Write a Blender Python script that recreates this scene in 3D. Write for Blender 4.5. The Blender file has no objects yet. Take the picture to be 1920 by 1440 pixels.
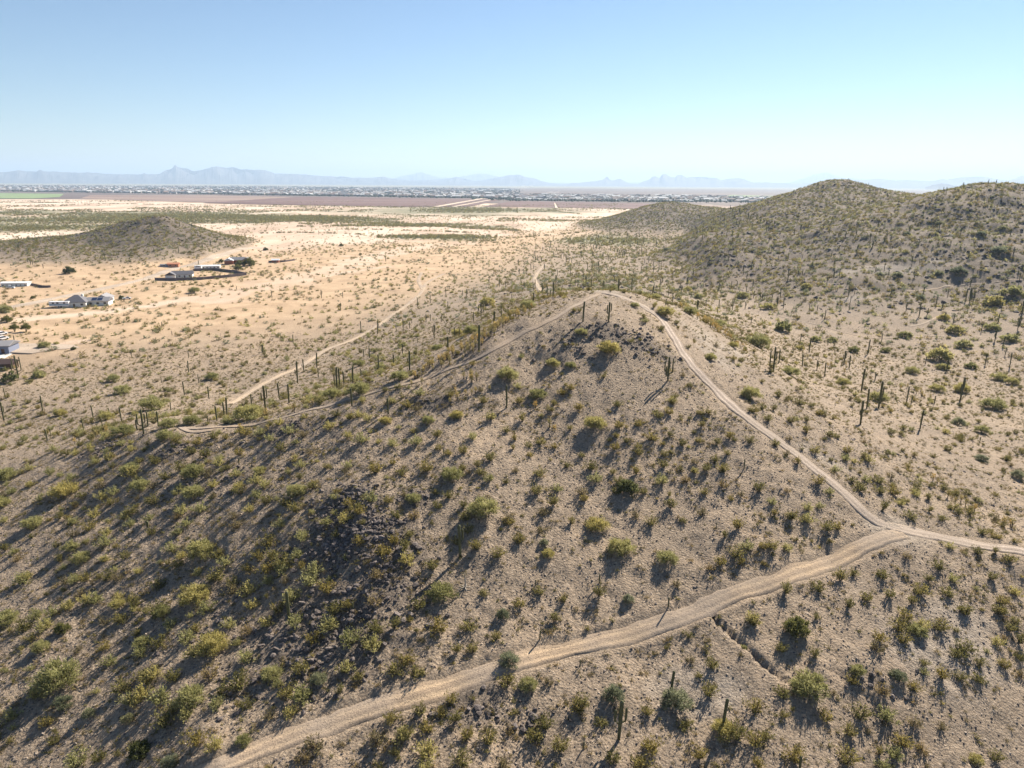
import bpy, math, random
import numpy as np
from mathutils import Vector, Matrix
rad = math.radians
sc = bpy.context.scene
col = sc.collection
# ------------------------------------------------------------------ camera
CAMZ = 65.0; F = 1297.0; PITCH = rad(16.17); ROLL = rad(0.35)
cam = bpy.data.cameras.new('camera'); camo = bpy.data.objects.new('camera', cam); col.objects.link(camo)
cam.sensor_width = 36; cam.lens = 36 * F / 1920; cam.clip_start = 0.5; cam.clip_end = 120000
RM = Matrix.Rotation(math.pi / 2 - PITCH, 3, 'X') @ Matrix.Rotation(ROLL, 3, 'Z')
camo.matrix_world = Matrix.Translation((0, 0, CAMZ)) @ RM.to_4x4()
sc.camera = camo
R3 = np.array(RM)
# ------------------------------------------------------------------ light
SUN_EL, SUN_AZ = rad(33), rad(35)          # azimuth measured from +Y towards +X
w = bpy.data.worlds.new('World'); sc.world = w; w.use_nodes = True
nt = w.node_tree; nt.nodes.clear()
sky = nt.nodes.new('ShaderNodeTexSky'); sky.sky_type = 'NISHITA'; sky.sun_disc = False
sky.sun_elevation = SUN_EL; sky.sun_rotation = SUN_AZ; sky.altitude = 400; sky.air_density = 1.0
sky.dust_density = 0.0; sky.ozone_density = 3.3
bg = nt.nodes.new('ShaderNodeBackground'); bg.inputs[1].default_value = 0.047
wo = nt.nodes.new('ShaderNodeOutputWorld')
nt.links.new(sky.outputs[0], bg.inputs[0]); nt.links.new(bg.outputs[0], wo.inputs[0])
sl = bpy.data.lights.new('sun', 'SUN'); sl.energy = 5.0; sl.angle = rad(0.6); sl.color = (1.0, 0.91, 0.77)
so = bpy.data.objects.new('sun', sl); col.objects.link(so)
sd = Vector((math.sin(SUN_AZ) * math.cos(SUN_EL), math.cos(SUN_AZ) * math.cos(SUN_EL), math.sin(SUN_EL)))
so.rotation_euler = sd.to_track_quat('Z', 'Y').to_euler(); so.location = (0, 0, 300)
sc.view_settings.view_transform = 'Standard'; sc.view_settings.look = 'None'
sc.view_settings.gamma = 1; sc.view_settings.use_curve_mapping = False
sc.view_settings.exposure = 1.35
# haze density (the box itself is built after the ground)
HAZE = 6.2e-5

rng = np.random.default_rng(7)
random.seed(7)
# ------------------------------------------------------------------ pixel <-> world
def ray(px, py):
    px = np.asarray(px, float); py = np.asarray(py, float)
    d = np.stack([(px - 960) / F, (720 - py) / F, -np.ones_like(px)], -1) @ R3.T
    return d / np.linalg.norm(d, axis=-1, keepdims=True)
def project(P):
    q = (np.asarray(P, float) - np.array([0, 0, CAMZ])) @ R3
    dep = np.where(-q[..., 2] > 1e-3, -q[..., 2], 1e-3)
    return 960 + F * q[..., 0] / dep, 720 - F * q[..., 1] / dep, -q[..., 2]
def at_z(px, py, z):
    d = ray(px, py); t = (z - CAMZ) / d[2]
    return d[0] * t, d[1] * t
def at_d(px, py, dist):
    d = ray(px, py); h = math.hypot(d[0], d[1]); t = dist / h
    return d[0] * t, d[1] * t, CAMZ + d[2] * t
# ------------------------------------------------------------------ noise
def vnoise(x, y, s, seed=0):
    x = x / s + seed * 17.31; y = y / s - seed * 9.77
    xi = np.floor(x); yi = np.floor(y); fx = x - xi; fy = y - yi
    fx = fx * fx * (3 - 2 * fx); fy = fy * fy * (3 - 2 * fy)
    def h(a, b):
        v = np.sin(a * 127.1 + b * 311.7 + seed * 74.7) * 43758.5453
        return v - np.floor(v)
    return ((h(xi, yi) * (1 - fx) + h(xi + 1, yi) * fx) * (1 - fy) +
            (h(xi, yi + 1) * (1 - fx) + h(xi + 1, yi + 1) * fx) * fy) * 2 - 1
def fbm(x, y, s, seed=0, oct=4, g=0.5):
    r = 0; a = 1
    for i in range(oct):
        r = r + a * vnoise(x * math.cos(i) - y * math.sin(i), x * math.sin(i) + y * math.cos(i), s, seed + i); a *= g; s *= 0.5
    return r
def sstep(a, b, x):
    t = np.clip((x - a) / (b - a), 0, 1); return t * t * (3 - 2 * t)
# ------------------------------------------------------------------ terrain control points: (px, py, z) or (px, py, ('d', distance))
CP = [
 # hilltop and ridge to the left
 (1120,545,40),(1060,560,39.6),(1165,552,39.5),(990,605,37.5),(920,648,34.5),(835,692,31),(740,722,28),(650,752,25.5),(580,772,24),(510,790,22.5),
 (400,806,19.5),(330,806,18.5),(270,815,17),(200,832,14.6),(120,850,11.6),(60,872,9.2),(0,885,7.2),
 # behind that ridge
 (1100,525,8),(1150,522,9),(1040,545,16),(1000,560,22),(940,590,24),(880,620,21),(820,650,20),(760,680,20),(700,700,17),(620,735,16),(560,745,13),(480,765,12),
 (380,775,10),(300,780,10),(200,790,7),(100,800,3),(0,820,1),
 (960,560,10),(850,600,9),(750,650,9),(650,690,7),(550,710,4.5),(450,740,4.5),(350,740,3),(200,740,2),(50,740,1),
 # plain
 (0,690,0),(200,690,1),(400,680,1.5),(550,650,1.5),(700,600,1.5),(850,540,1.5),(950,510,1.5),(1000,480,1),(0,600,0),(200,600,0),(400,600,0),(600,580,0),(0,545,0),(150,560,0),
 (330,520,0),(500,540,0),(700,520,0),(900,470,0),(450,500,0),(600,490,0),(1080,450,0),(750,450,0),(900,420,0),(500,440,0),(600,420,0),(1050,420,0),
 # hill face
 (1100,600,38),(1100,650,34.6),(1100,700,31.5),(1000,700,31),(1200,650,34.5),(1200,720,30.5),(1100,800,26),(950,780,27.5),(1300,820,25),(900,850,25),(1100,900,22),
 (1300,920,21.3),(1100,1000,19),(1300,1020,18.3),(1450,960,20),(900,950,22.3),(780,900,23.3),(700,850,24.2),(600,850,22.5),(750,780,26.6),
 (560,930,20.4),(640,940,21.6),(700,960,21.7),(760,1010,20.4),(690,1050,19.3),(600,1060,17.7),(863,1043,19),(800,1120,17.2),(1000,1100,17),(1185,1103,16.4),(1100,1180,15.2),
 # foreground road
 (400,1440,12.5),(500,1400,12.8),(700,1325,13.8),(850,1280,14.4),(960,1245,14.8),(1130,1200,15),(1300,1145,15.4),(1450,1090,16),(1560,1050,16.6),(1660,1010,17.2),
 # ridge road
 (1760,1010,16),(1920,1037,14.5),(1560,905,20.4),(1480,840,23),(1400,775,26.5),(1320,700,30.5),(1270,635,34.2),(1240,598,36.7),(1195,567,38.8),
 # left flank
 (480,850,20),(380,860,17.8),(250,880,14.7),(120,920,11.2),(0,950,8.4),(450,950,17.9),(300,960,14.6),(150,1000,11),(0,1040,7),(420,1060,15),(300,1100,12.6),
 (150,1130,9.4),(0,1160,7),(620,1160,15.6),(500,1160,14.2),(400,1200,12.8),(620,1270,14.2),(450,1300,12.2),(250,1250,10.4),(100,1250,8.6),(0,1300,7.3),(250,1400,9.5),(100,1440,7),(0,1440,6),
 # lower right
 (700,1440,12.3),(1000,1440,11.8),(1000,1340,13.2),(1200,1300,13.4),(1300,1440,11),(1400,1250,13.8),(1500,1180,14.4),(1500,1330,12.2),(1600,1440,9.5),(1700,1100,14.6),(1700,1250,12),
 (1920,1440,7.5),(1920,1250,10),(1920,1130,12.2),
 # right shoulder of the hill
 (1350,660,30.5),(1310,610,32.5),(1290,580,31),(1400,680,27.5),(1480,740,24.5),(1560,820,21.5),(1640,900,18.5),(1760,930,15.5),(1900,950,12),(1250,560,26),(1330,600,22),(1450,660,17),(1550,720,15),
 (1650,770,14.5),(1750,820,13),(1900,860,10),
 # valley on the right
 (1500,640,7),(1650,690,7),(1750,740,7),(1900,780,7),(1920,700,5),(1300,540,6),(1400,560,5),(1600,620,6),(1750,640,6),(1900,640,7),(1200,500,3),(1150,480,1.5),(1250,470,3),(1300,500,6),
 # right-hand hills
 (1400,520,10),(1500,560,10),(1600,560,11),(1700,600,9),(1850,600,9),(1850,550,13),(1600,520,17),(1650,490,22),(1500,500,17),(1700,540,14),(1800,540,14),(1920,560,13),
 (1850,500,('d',385)),(1920,500,('d',380)),(1850,460,('d',420)),(1750,460,('d',430)),(1850,430,('d',452)),(1920,440,('d',440)),(1850,392,('d',492)),(1800,392,('d',500)),(1855,351,('d',542)),(1905,354,('d',540)),(1925,362,('d',530)),(1980,370,('d',530)),(1780,366,('d',545)),(1725,378,('d',550)),(1750,420,('d',485)),
 (1650,408,('d',520)),(1600,430,('d',500)),(1560,452,('d',480)),(1500,470,('d',475)),
 (1880,352.5,('d',650)),(1950,390,('d',760)),(1855,420,('d',900)),
 (1570,338,('d',820)),(1600,342,('d',830)),(1535,346,('d',810)),(1490,366,('d',760)),(1450,384,('d',720)),(1400,405,('d',690)),(1360,425,('d',650)),(1300,445,('d',600)),(1240,440,1.5),(1240,425,('d',960)),
 (1640,356,('d',850)),(1680,364,('d',900)),(1710,374,('d',880)),(1500,410,('d',620)),(1450,440,('d',560)),(1400,460,('d',500)),(1350,470,('d',470)),(1580,380,('d',700)),(1640,390,('d',660)),
 (1570,358,('d',1100)),(1660,372,('d',1150)),(1440,402,('d',1100)),
 # small far hill
 (1250,380,('d',1150)),(1215,387,('d',1130)),(1180,400,('d',1080)),(1140,412,0),(1290,385,('d',1150)),(1340,390,('d',1120)),(1390,396,('d',1050)),(1250,403,('d',1040)),(1330,408,('d',900)),
 # left hill
 (290,407,('d',715)),(320,410,('d',715)),(255,414,('d',710)),(215,424,('d',700)),(180,436,('d',690)),(130,443,('d',680)),(60,447,('d',665)),(0,458,('d',640)),(-60,468,('d',620)),(360,428,('d',700)),(410,446,('d',690)),(460,462,('d',690)),(500,466,0),
 (290,440,('d',650)),(200,460,('d',625)),(100,480,('d',578)),(300,470,('d',595)),(380,470,('d',620)),(0,480,('d',575)),(0,505,1),(100,510,1),(200,505,1),(300,498,1),(350,490,1),(420,478,1.2),
 (290,420,('d',850)),(180,440,('d',800)),(60,452,('d',780)),(290,405,0),(100,410,0),(400,412,0),
]
pts = []
for c in CP:
    if isinstance(c[2], tuple):
        x, y, z = at_d(c[0], c[1], c[2][1] * math.sqrt(1 + ((c[0] - 960) / 1350) ** 2))
    else:
        x, y = at_z(c[0], c[1], c[2]); z = c[2]
    pts.append((math.atan2(x, y), math.log(math.hypot(x, y)), z))
lg = math.log
for a in (-3.2, -2.4, -1.7, 1.7, 2.4, 3.2):
    for d in (15, 60, 200, 700): pts.append((a, lg(d), 4.0))
for a in (-1.1, -0.8): 
    for d in (20, 60, 120): pts.append((a, lg(d), 4.5))
for a in (1.1, 0.8):
    for d in (20, 50, 110): pts.append((a, lg(d), 8))
    pts.append((a, lg(260), 10)); pts.append((a, lg(660), 50)); pts.append((a, lg(1000), 25))
for a in (-0.5, 0, 0.5):
    for d in (10, 25): pts.append((a, lg(d), 9))
    pts.append((a, lg(40), 9 if a else 11.5))
for a in (-1.1, -0.8): 
    for d in (250, 500): pts.append((a, lg(d), 0))
for a in np.linspace(-3.2, 3.2, 26):
    for d in (1500, 2200, 6000, 20000): pts.append((a, lg(d), 0))
for a in np.linspace(-0.7, 0.25, 8): pts.append((a, lg(950), 0))
pts = np.array(pts); KV = 0.40
Pn = pts[:, :2] * np.array([1, KV])
def phi(r2): return np.sqrt(r2 + 0.006 ** 2)
n = len(Pn)
D2 = ((Pn[:, None] - Pn[None]) ** 2).sum(-1)
A = np.zeros((n + 1, n + 1)); A[:n, :n] = phi(D2) - np.eye(n) * 0.0007; A[:n, n] = 1; A[n, :n] = 1
sol = np.linalg.solve(A, np.concatenate([pts[:, 2], [0]]))
# polar working grid (fine in the direction of the valley, coarse behind)
azs = np.concatenate([np.linspace(-math.pi, rad(-50), 40, endpoint=False), np.linspace(rad(-50), rad(50), 860, endpoint=False), np.linspace(rad(50), math.pi, 41)])
lds = np.log(np.concatenate([np.geomspace(6, 34, 22, endpoint=False), np.geomspace(34, 2000, 580, endpoint=False), np.geomspace(2000, 46000, 60)]))
ca = np.concatenate([np.linspace(-math.pi, rad(-52), 30, endpoint=False), np.linspace(rad(-52), rad(52), 260, endpoint=False), np.linspace(rad(52), math.pi, 31)])
cl = np.linspace(lds[0], lds[-1], 330)
G = np.zeros((len(cl), len(ca)))
for i, v in enumerate(cl):
    r2 = (ca[:, None] - Pn[None, :, 0]) ** 2 + (v * KV - Pn[None, :, 1]) ** 2
    G[i] = phi(r2) @ sol[:n] + sol[n]
def gsample(grid, gl, ga, L, Aa):
    i = np.clip(np.interp(L, gl, np.arange(len(gl))), 0, len(gl) - 1.001)
    j = np.clip(np.interp(Aa, ga, np.arange(len(ga))), 0, len(ga) - 1.001)
    i0 = i.astype(int); j0 = j.astype(int); fi = i - i0; fj = j - j0
    return (grid[i0, j0] * (1 - fi) + grid[i0 + 1, j0] * fi) * (1 - fj) + (grid[i0, j0 + 1] * (1 - fi) + grid[i0 + 1, j0 + 1] * fi) * fj
LL, AA = np.meshgrid(lds, azs, indexing='ij')
DD = np.exp(LL); X = DD * np.sin(AA); Y = DD * np.cos(AA)
Z = gsample(G, cl, ca, LL.ravel(), AA.ravel()).reshape(LL.shape)
Z = np.where(Z < 0, Z * 0.15, Z) * (1 - sstep(1400, 1900, DD))
hill = sstep(1.5, 14, Z)                                   # how much it is a hill
farh = sstep(300, 420, DD)
rid = lambda s, k: 1 - 2 * np.abs(fbm(X, Y, s, k, 3))
Z = Z + hill * (1 - farh) * (0.7 * fbm(X, Y, 22, 1, 2) + 0.22 * fbm(X, Y, 5, 3, 2))
Z = Z + hill * farh * ((0.9 * fbm(X, Y, 60, 5, 3) + 0.9 * (0.5 - np.abs(vnoise(X + Y, Y - X, 30, 6))) + 0.9 * vnoise(X, Y, 11, 8) + 0.8 * np.abs(vnoise(X, Y, 6, 9)) - 0.4 + sstep(8, 40, Z) * (2.6 * (0.5 - np.abs(vnoise(X * 0.8 + Y * 0.6, Y * 0.8 - X * 0.6, 19, 10))) + 1.3 * (0.5 - np.abs(vnoise(X, Y, 8, 13))))))
Z = Z + (1 - hill) * 0.25 * fbm(X, Y, 30, 2, 2) * (1 - sstep(1400, 1900, DD))
Zs = Z.copy()
def Hs(x, y): return gsample(Zs, lds, azs, np.log(np.hypot(x, y)), np.arctan2(x, y))
TS = np.geomspace(30, 3000, 1600)
def ground(px, py, H=None):
    """where the lines of sight through these pixels meet the ground"""
    H = H or Hs
    px = np.atleast_1d(np.asarray(px, float)); py = np.atleast_1d(np.asarray(py, float))
    d = ray(px, py); out = np.full((len(px), 3), np.nan)
    for k in range(len(px)):
        P = d[k][None] * TS[:, None]; h = H(P[:, 0], P[:, 1]); below = np.nonzero(P[:, 2] + CAMZ < h)[0]
        if len(below) and below[0] > 0:
            i = below[0]; g1 = P[i, 2] + CAMZ - h[i]; g0 = P[i - 1, 2] + CAMZ - h[i - 1]; t = TS[i - 1] + (TS[i] - TS[i - 1]) * g0 / (g0 - g1)
            p = d[k] * t; out[k] = (p[0], p[1], H(p[:1], p[1:2])[0])
    return out
# ------------------------------------------------------------------ tracks, roads, gullies carved in
def smooth_path(px_pts, step):
    P = ground([p[0] for p in px_pts], [p[1] for p in px_pts]); P = P[~np.isnan(P[:, 0])][:, :2]
    return smooth_world(P, step)
def smooth_world(P, step):
    P = np.asarray(P, float); Q = []
    E = np.vstack([2 * P[0] - P[1], P, 2 * P[-1] - P[-2]])
    for i in range(1, len(E) - 2):
        m = max(2, int(np.linalg.norm(E[i + 1] - E[i]) / step))
        for t in np.linspace(0, 1, m, endpoint=False):
            a, b, c, d = E[i - 1], E[i], E[i + 1], E[i + 2]
            Q.append(0.5 * (2 * b + (c - a) * t + (2 * a - 5 * b + 4 * c - d) * t * t + (3 * b - 3 * c + d - a) * t ** 3))
    Q.append(P[-1]); return np.array(Q)
ROADS = [  # name, px points, width, step, tone
 ('dirt_road', [(330,1475),(400,1438),(500,1398),(600,1361),(700,1326),(790,1299),(860,1278),(935,1250),(1030,1225),(1130,1200),(1220,1176),(1300,1146),(1370,1116),(1450,1090),(1520,1064),(1580,1042),(1625,1021),(1662,1006),(1695,1000)], 2.1, 0.9, 0),
 ('ridge_road', [(1130,548),(1180,562),(1212,577),(1240,598),(1262,628),(1280,660),(1310,697),(1350,738),(1392,776),(1440,812),(1490,848),(1540,888),(1585,925),(1625,962),(1665,985),(1730,1000),(1800,1015),(1870,1027),(1935,1040)], 2.3, 0.9, 1),
 ('ridge_path', [(1124,549),(1092,566),(1050,590),(1005,612),(962,634),(915,660),(872,681),(820,700),(760,720),(690,738),(610,762),(540,780),(490,792),(430,799),(370,803),(338,800),(355,808),(400,806)], 1.0, 1.0, 4),
 ('valley_track', [(430,757),(470,733),(520,705),(560,688),(612,655),(660,637),(705,612),(735,590),(765,570),(792,545),(800,530),(832,513)], 1.9, 2.0, 2),
 ('side_track', [(792,542),(785,525),(790,510)], 2.0, 2.0, 2),
 ('winding_track', [(1018,546),(1008,535),(1003,522),(1010,508),(1022,495)], 2.2, 2.0, 2),
 ('valley_path', [(1340,565),(1385,577),(1430,585),(1480,597),(1545,612),(1590,625),(1640,634),(1690,632),(1750,630),(1790,630)], 0.9, 2.0, 4),
 ('slope_path', [(1700,546),(1740,543),(1800,535),(1860,530),(1925,524)], 0.8, 2.0, 4),
 ('bend_path', [(1705,612),(1735,605),(1760,592),(1785,590)], 0.8, 1.5, 4),
 ('estate_road', [(-40,588),(40,572),(100,560),(170,546),(230,533),(275,522),(330,503),(390,486),(430,474),(500,464)], 8.0, 5.0, 3),
]
rmask = np.zeros_like(Z); rbed = np.zeros_like(Z); RD = {}
def near_path(Q, wmax):
    sel = (X > Q[:, 0].min() - wmax) & (X < Q[:, 0].max() + wmax) & (Y > Q[:, 1].min() - wmax) & (Y < Q[:, 1].max() + wmax)
    idx = np.nonzero(sel.ravel())[0]; xs = X.ravel()[idx]; ys = Y.ravel()[idx]; best = np.full(len(idx), 1e9); 
    for i in range(len(Q) - 1):
        a = Q[i]; ab = Q[i + 1] - a; L2 = ab @ ab + 1e-9
        near = np.nonzero((np.abs(xs - a[0]) < wmax + 6) & (np.abs(ys - a[1]) < wmax + 6))[0]
        if not len(near): continue
        t = np.clip(((xs[near] - a[0]) * ab[0] + (ys[near] - a[1]) * ab[1]) / L2, 0, 1)
        dd = np.hypot(xs[near] - a[0] - t * ab[0], ys[near] - a[1] - t * ab[1])
        best[near] = np.minimum(best[near], dd)
    return idx, best
for nm, pp, wd, st, tone in ROADS:
    Q = smooth_path(pp, st); RD[nm] = (Q, wd, tone)
    idx, b = near_path(Q, wd + 3)
    sp = DD.ravel()[idx] * 0.007
    m = 1 - sstep(wd / 2 + 0.1, wd / 2 + 0.5 + sp, b)
    rmask.ravel()[idx] = np.maximum(rmask.ravel()[idx], 1 - sstep(wd * 0.5, wd * 0.5 + 1.2, b))
    rbed.ravel()[idx] = np.maximum(rbed.ravel()[idx], m)
    if tone < 2: 
        Z.ravel()[idx] += 0.30 * np.exp(-((b - wd / 2 - 0.75) / 0.35) ** 2) * (0.6 + 0.5 * vnoise(X.ravel()[idx], Y.ravel()[idx], 3, 31))
fine = 0.12 * fbm(X, Y, 1.6, 11, 3, 0.7) + 0.05 * vnoise(X, Y, 0.55, 12) + 0.10 * np.abs(fbm(X, Y, 3.1, 15, 2))
Z = Z + fine * (1 - rmask) * (1 - sstep(200, 500, DD)) * (0.35 + 0.65 * hill) - 0.14 * rbed
def carve(pp, wd, depth):
    Q = smooth_path(pp, 0.6); Q = Q + np.stack([vnoise(Q[:, 0], Q[:, 1], 2.0, 41), vnoise(Q[:, 0], Q[:, 1], 2.0, 42)], -1) * 0.35
    idx, b = near_path(Q, wd * 2)
    Z.ravel()[idx] -= depth * np.exp(-(b / wd) ** 4)
carve([(1335,1145),(1350,1168),(1385,1198),(1398,1215),(1430,1242),(1475,1276),(1500,1290)], 0.33, 0.6)
carve([(1560,1262),(1600,1285),(1640,1320)], 0.4, 0.3)
carve([(1715,1205),(1745,1235),(1770,1262)], 0.4, 0.25)
carve([(1380,870),(1440,900),(1500,935),(1540,960)], 0.3, 0.2)
carve([(1500,1000),(1545,1025),(1552,1040)], 0.3, 0.25)
# ------------------------------------------------------------------ surface masks on the ground
def bound(pp):
    q = [at_z(a, b, 0) for a, b in pp]; q = sorted((math.atan2(x, y), math.log(math.hypot(x, y))) for x, y in q)
    return np.interp(AA, [a for a, _ in q], [b for _, b in q])
wob = 0.10 * fbm(X, Y, 90, 21, 4)
sand = sstep(-0.34, 0.26, LL - bound([(-300,720),(0,690),(200,668),(350,650),(500,625),(650,592),(800,540),(950,495),(1100,452),(1200,428),(1260,415),(1500,400),(2100,395)]) + wob)
cream = sstep(-0.12, 0.12, LL - bound([(-300,490),(0,470),(380,470),(500,480),(650,460),(800,450),(1000,440),(1200,425),(1900,410)]) + wob)
sand = sand * (1 - sstep(1.5, 4.5, Zs)); cream = cream * (1 - sstep(1.0, 4, Zs))
def blob(px, py, rx, ry, rot=0, soft=0.5, ns=6, amp=0.35):
    g = ground([px], [py])[0]; dx = X - g[0]; dy = Y - g[1]; c, s = math.cos(rot), math.sin(rot)
    r = np.hypot((dx * c + dy * s) / rx, (-dx * s + dy * c) / ry) + amp * fbm(X, Y, ns, 51, 3)
    return 1 - sstep(1 - soft, 1 + soft * 0.6, r)
rock = np.zeros_like(Z)
for b in [(655,950,6,6),(690,995,6,5),(640,1010,5,5),(735,1050,5,3.5),(690,1110,6,4),(780,935,3,2),(200,836,5,3),(330,850,5,3),(1140,620,9,4),(1210,650,6,4),(800,755,5,3),(560,800,9,3),(610,1160,8,6),(640,1200,8,5),(880,1300,5,3)]:
    rock = np.maximum(rock, blob(*b[:2], b[2], b[3], 0, 0.5, 3, 0.5))
rock = rock * (0.75 + 0.25 * vnoise(X, Y, 1.3, 61))
fr = sstep(-0.35, 0.6, fbm(X, Y, 26, 63, 4, 0.6)); rock = np.maximum(rock, farh * hill * np.where(X < 0, 0.9 + 0.1 * fr, 0.74 + 0.26 * fr * sstep(6, 30, Zs)))
pale = np.zeros_like(Z)
for b in [(1295,1300,4,2.5),(1690,1000,5,4),(1790,1150,5,2.5),(1740,1190,3,2),(1340,640,8,14),(1290,590,5,8),(1680,505,30,9),(1600,560,12,5),(1560,870,4,3),(1750,1200,8,6),(1120,545,5,7)]:
    pale = np.maximum(pale, blob(*b[:2], b[2], b[3], 0, 0.6, 6, 0.5))
Z += rock * (1 - farh) * (1 - rmask) * (0.3 * np.abs(vnoise(X, Y, 1.7, 71)) + 0.15 * np.abs(vnoise(X, Y, 0.8, 72)))
pale[:] = np.maximum(pale, 0)
for pp, wd_ in (([(400,560),(480,540),(560,520),(640,498),(720,476),(800,462),(870,455)], 26), ([(0,600),(150,590),(300,570),(420,548)], 9), ([(560,525),(640,512),(720,500)], 8), ([(140,640),(60,655),(0,650)], 7)):
    Q_ = smooth_path(pp, 8.0); ix_, b_ = near_path(Q_, wd_ * 2.5); m_ = 0.65 * (1 - sstep(0.2, 1.0, b_ / wd_ + 0.5 * fbm(X.ravel()[ix_], Y.ravel()[ix_], 12, 151, 3))); cream.ravel()[ix_] = np.maximum(cream.ravel()[ix_], m_)
Zf = Z
def H(x, y): return gsample(Zf, lds, azs, np.log(np.hypot(x, y)), np.arctan2(x, y))
# dark scrubby patches on the flats, in world coordinates
scrub = np.zeros_like(Z)
for px, py, rx, ry in [(180,412,330,90),(60,425,200,60),(420,408,260,55),(560,411,200,38),(870,394,330,170),(820,446,75,22),(790,420,100,18),(900,425,60,16),(300,400,300,60),(30,398,160,60),(1130,450,60,40)]:
    x0, y0 = at_z(px, py, 0); r = np.hypot((X - x0) / rx, (Y - y0) / (ry * 2.0)) + 0.3 * fbm(X, Y, 60, 81, 3)
    scrub = np.maximum(scrub, 1 - sstep(0.45, 1.25, r))
scrub = scrub * (1 - hill); scrub = np.maximum(scrub, 0.85 * sstep(5200, 7500, DD)); cream = cream * (1 - sstep(5200, 7500, DD)); sand = sand * (1 - sstep(5200, 7500, DD))
# ------------------------------------------------------------------ object helpers
def tag(o, label=None, cat=None, group=None, kind=None):
    if label: o['label'] = label
    if cat: o['category'] = cat
    if group: o['group'] = group
    if kind: o['kind'] = kind
    return o
def link(name, me, parent=None, loc=None):
    o = bpy.data.objects.new(name, me); col.objects.link(o)
    if parent: o.parent = parent
    if loc is not None: o.location = loc
    return o
class MB:
    def __init__(s): s.v = []; s.f = []; s.m = []
    def add(s, vs, fs, mi=0):
        b = len(s.v); s.v.extend([tuple(map(float, q)) for q in vs]); s.f.extend([tuple(b + i for i in q) for q in fs]); s.m.extend([mi] * len(fs)); return s
    def box(s, x0, x1, y0, y1, z0, z1, mi=0):
        return s.add([(x0,y0,z0),(x1,y0,z0),(x1,y1,z0),(x0,y1,z0),(x0,y0,z1),(x1,y0,z1),(x1,y1,z1),(x0,y1,z1)],
                     [(0,3,2,1),(4,5,6,7),(0,1,5,4),(1,2,6,5),(2,3,7,6),(3,0,4,7)], mi)
    def tube(s, path, radii, seg=6, rib=0.0, mi=0, cap=True):
        path = [Vector(p) for p in path]; N = len(path); vs = []; fs = []
        for i, p in enumerate(path):
            t = (path[min(i + 1, N - 1)] - path[max(i - 1, 0)]).normalized()
            u = t.orthogonal() if abs(t.z) < 0.9 else Vector((1, 0, 0)); u = (u - t * u.dot(t)).normalized(); v = t.cross(u)
            for k in range(seg):
                a = 2 * math.pi * k / seg; r = radii[i] * (1 - rib * (k % 2)); vs.append(p + u * math.cos(a) * r + v * math.sin(a) * r)
        for i in range(N - 1):
            for k in range(seg):
                a = i * seg + k; b = i * seg + (k + 1) % seg; fs.append((a, b, b + seg, a + seg))
        if cap: fs.append(tuple(range((N - 1) * seg, N * seg))); fs.append(tuple(range(seg - 1, -1, -1)))
        return s.add(vs, fs, mi)
    def build(s, name, mats, parent=None, loc=None, smooth=False):
        me = s.mesh(name, mats, smooth); return link(name, me, parent, loc)
    def mesh(s, name, mats, smooth=False):
        me = bpy.data.meshes.new(name); me.from_pydata(s.v, [], s.f)
        for m in (mats if isinstance(mats, (list, tuple)) else [mats]): me.materials.append(m)
        me.polygons.foreach_set('material_index', s.m)
        if smooth: me.polygons.foreach_set('use_smooth', [True] * len(s.f))
        me.update(); return me
# ------------------------------------------------------------------ materials
class NT:
    def __init__(s, name):
        s.m = bpy.data.materials.new(name); s.m.use_nodes = True; s.t = s.m.node_tree; s.t.nodes.clear(); s.out = s.n('ShaderNodeOutputMaterial')
    def n(s, typ, **kw):
        o = s.t.nodes.new(typ)
        for k, v in kw.items(): setattr(o, k, v)
        return o
    def l(s, a, b): s.t.links.new(a, b)
    def noise(s, scale, detail=4, rough=0.6, vec=None, dist=0):
        o = s.n('ShaderNodeTexNoise'); o.inputs['Scale'].default_value = scale; o.inputs['Detail'].default_value = detail; o.inputs['Roughness'].default_value = rough; o.inputs['Distortion'].default_value = dist
        if vec: s.l(vec, o.inputs['Vector'])
        return o.outputs['Fac']
    def ramp(s, fac, stops):
        o = s.n('ShaderNodeValToRGB'); el = o.color_ramp.elements
        while len(el) < len(stops): el.new(0.5)
        for e, (p, c) in zip(el, stops):
            e.position = p; e.color = (*c, 1) if isinstance(c, tuple) else (c, c, c, 1)
        s.l(fac, o.inputs[0]); return o.outputs[0]
    def mix(s, f, a, b, mode='MIX'):
        o = s.n('ShaderNodeMix', data_type='RGBA', blend_type=mode)
        for sock, v in ((o.inputs[0], f), (o.inputs[6], a), (o.inputs[7], b)):
            if hasattr(v, 'links'): s.l(v, sock)
            elif isinstance(v, tuple): sock.default_value = (*v, 1)
            else: sock.default_value = v
        return o.outputs[2]
    def math(s, op, a, b=0.0, clamp=False):
        o = s.n('ShaderNodeMath', operation=op, use_clamp=clamp)
        for sock, v in ((o.inputs[0], a), (o.inputs[1], b)):
            if hasattr(v, 'links'): s.l(v, sock)
            else: sock.default_value = v
        return o.outputs[0]
    def pbr(s, color, rough=0.9, bump=None, bstr=0.4, bdist=0.1, spec=0.2, metal=0):
        p = s.n('ShaderNodeBsdfPrincipled')
        if hasattr(color, 'links'): s.l(color, p.inputs['Base Color'])
        else: p.inputs['Base Color'].default_value = (*color, 1)
        p.inputs['Roughness'].default_value = rough; p.inputs['Specular IOR Level'].default_value = spec; p.inputs['Metallic'].default_value = metal
        if bump is not None:
            b = s.n('ShaderNodeBump'); b.inputs['Strength'].default_value = bstr; b.inputs['Distance'].default_value = bdist
            s.l(bump, b.inputs['Height']); s.l(b.outputs[0], p.inputs['Normal'])
        s.l(p.outputs[0], s.out.inputs[0]); return s.m
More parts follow.
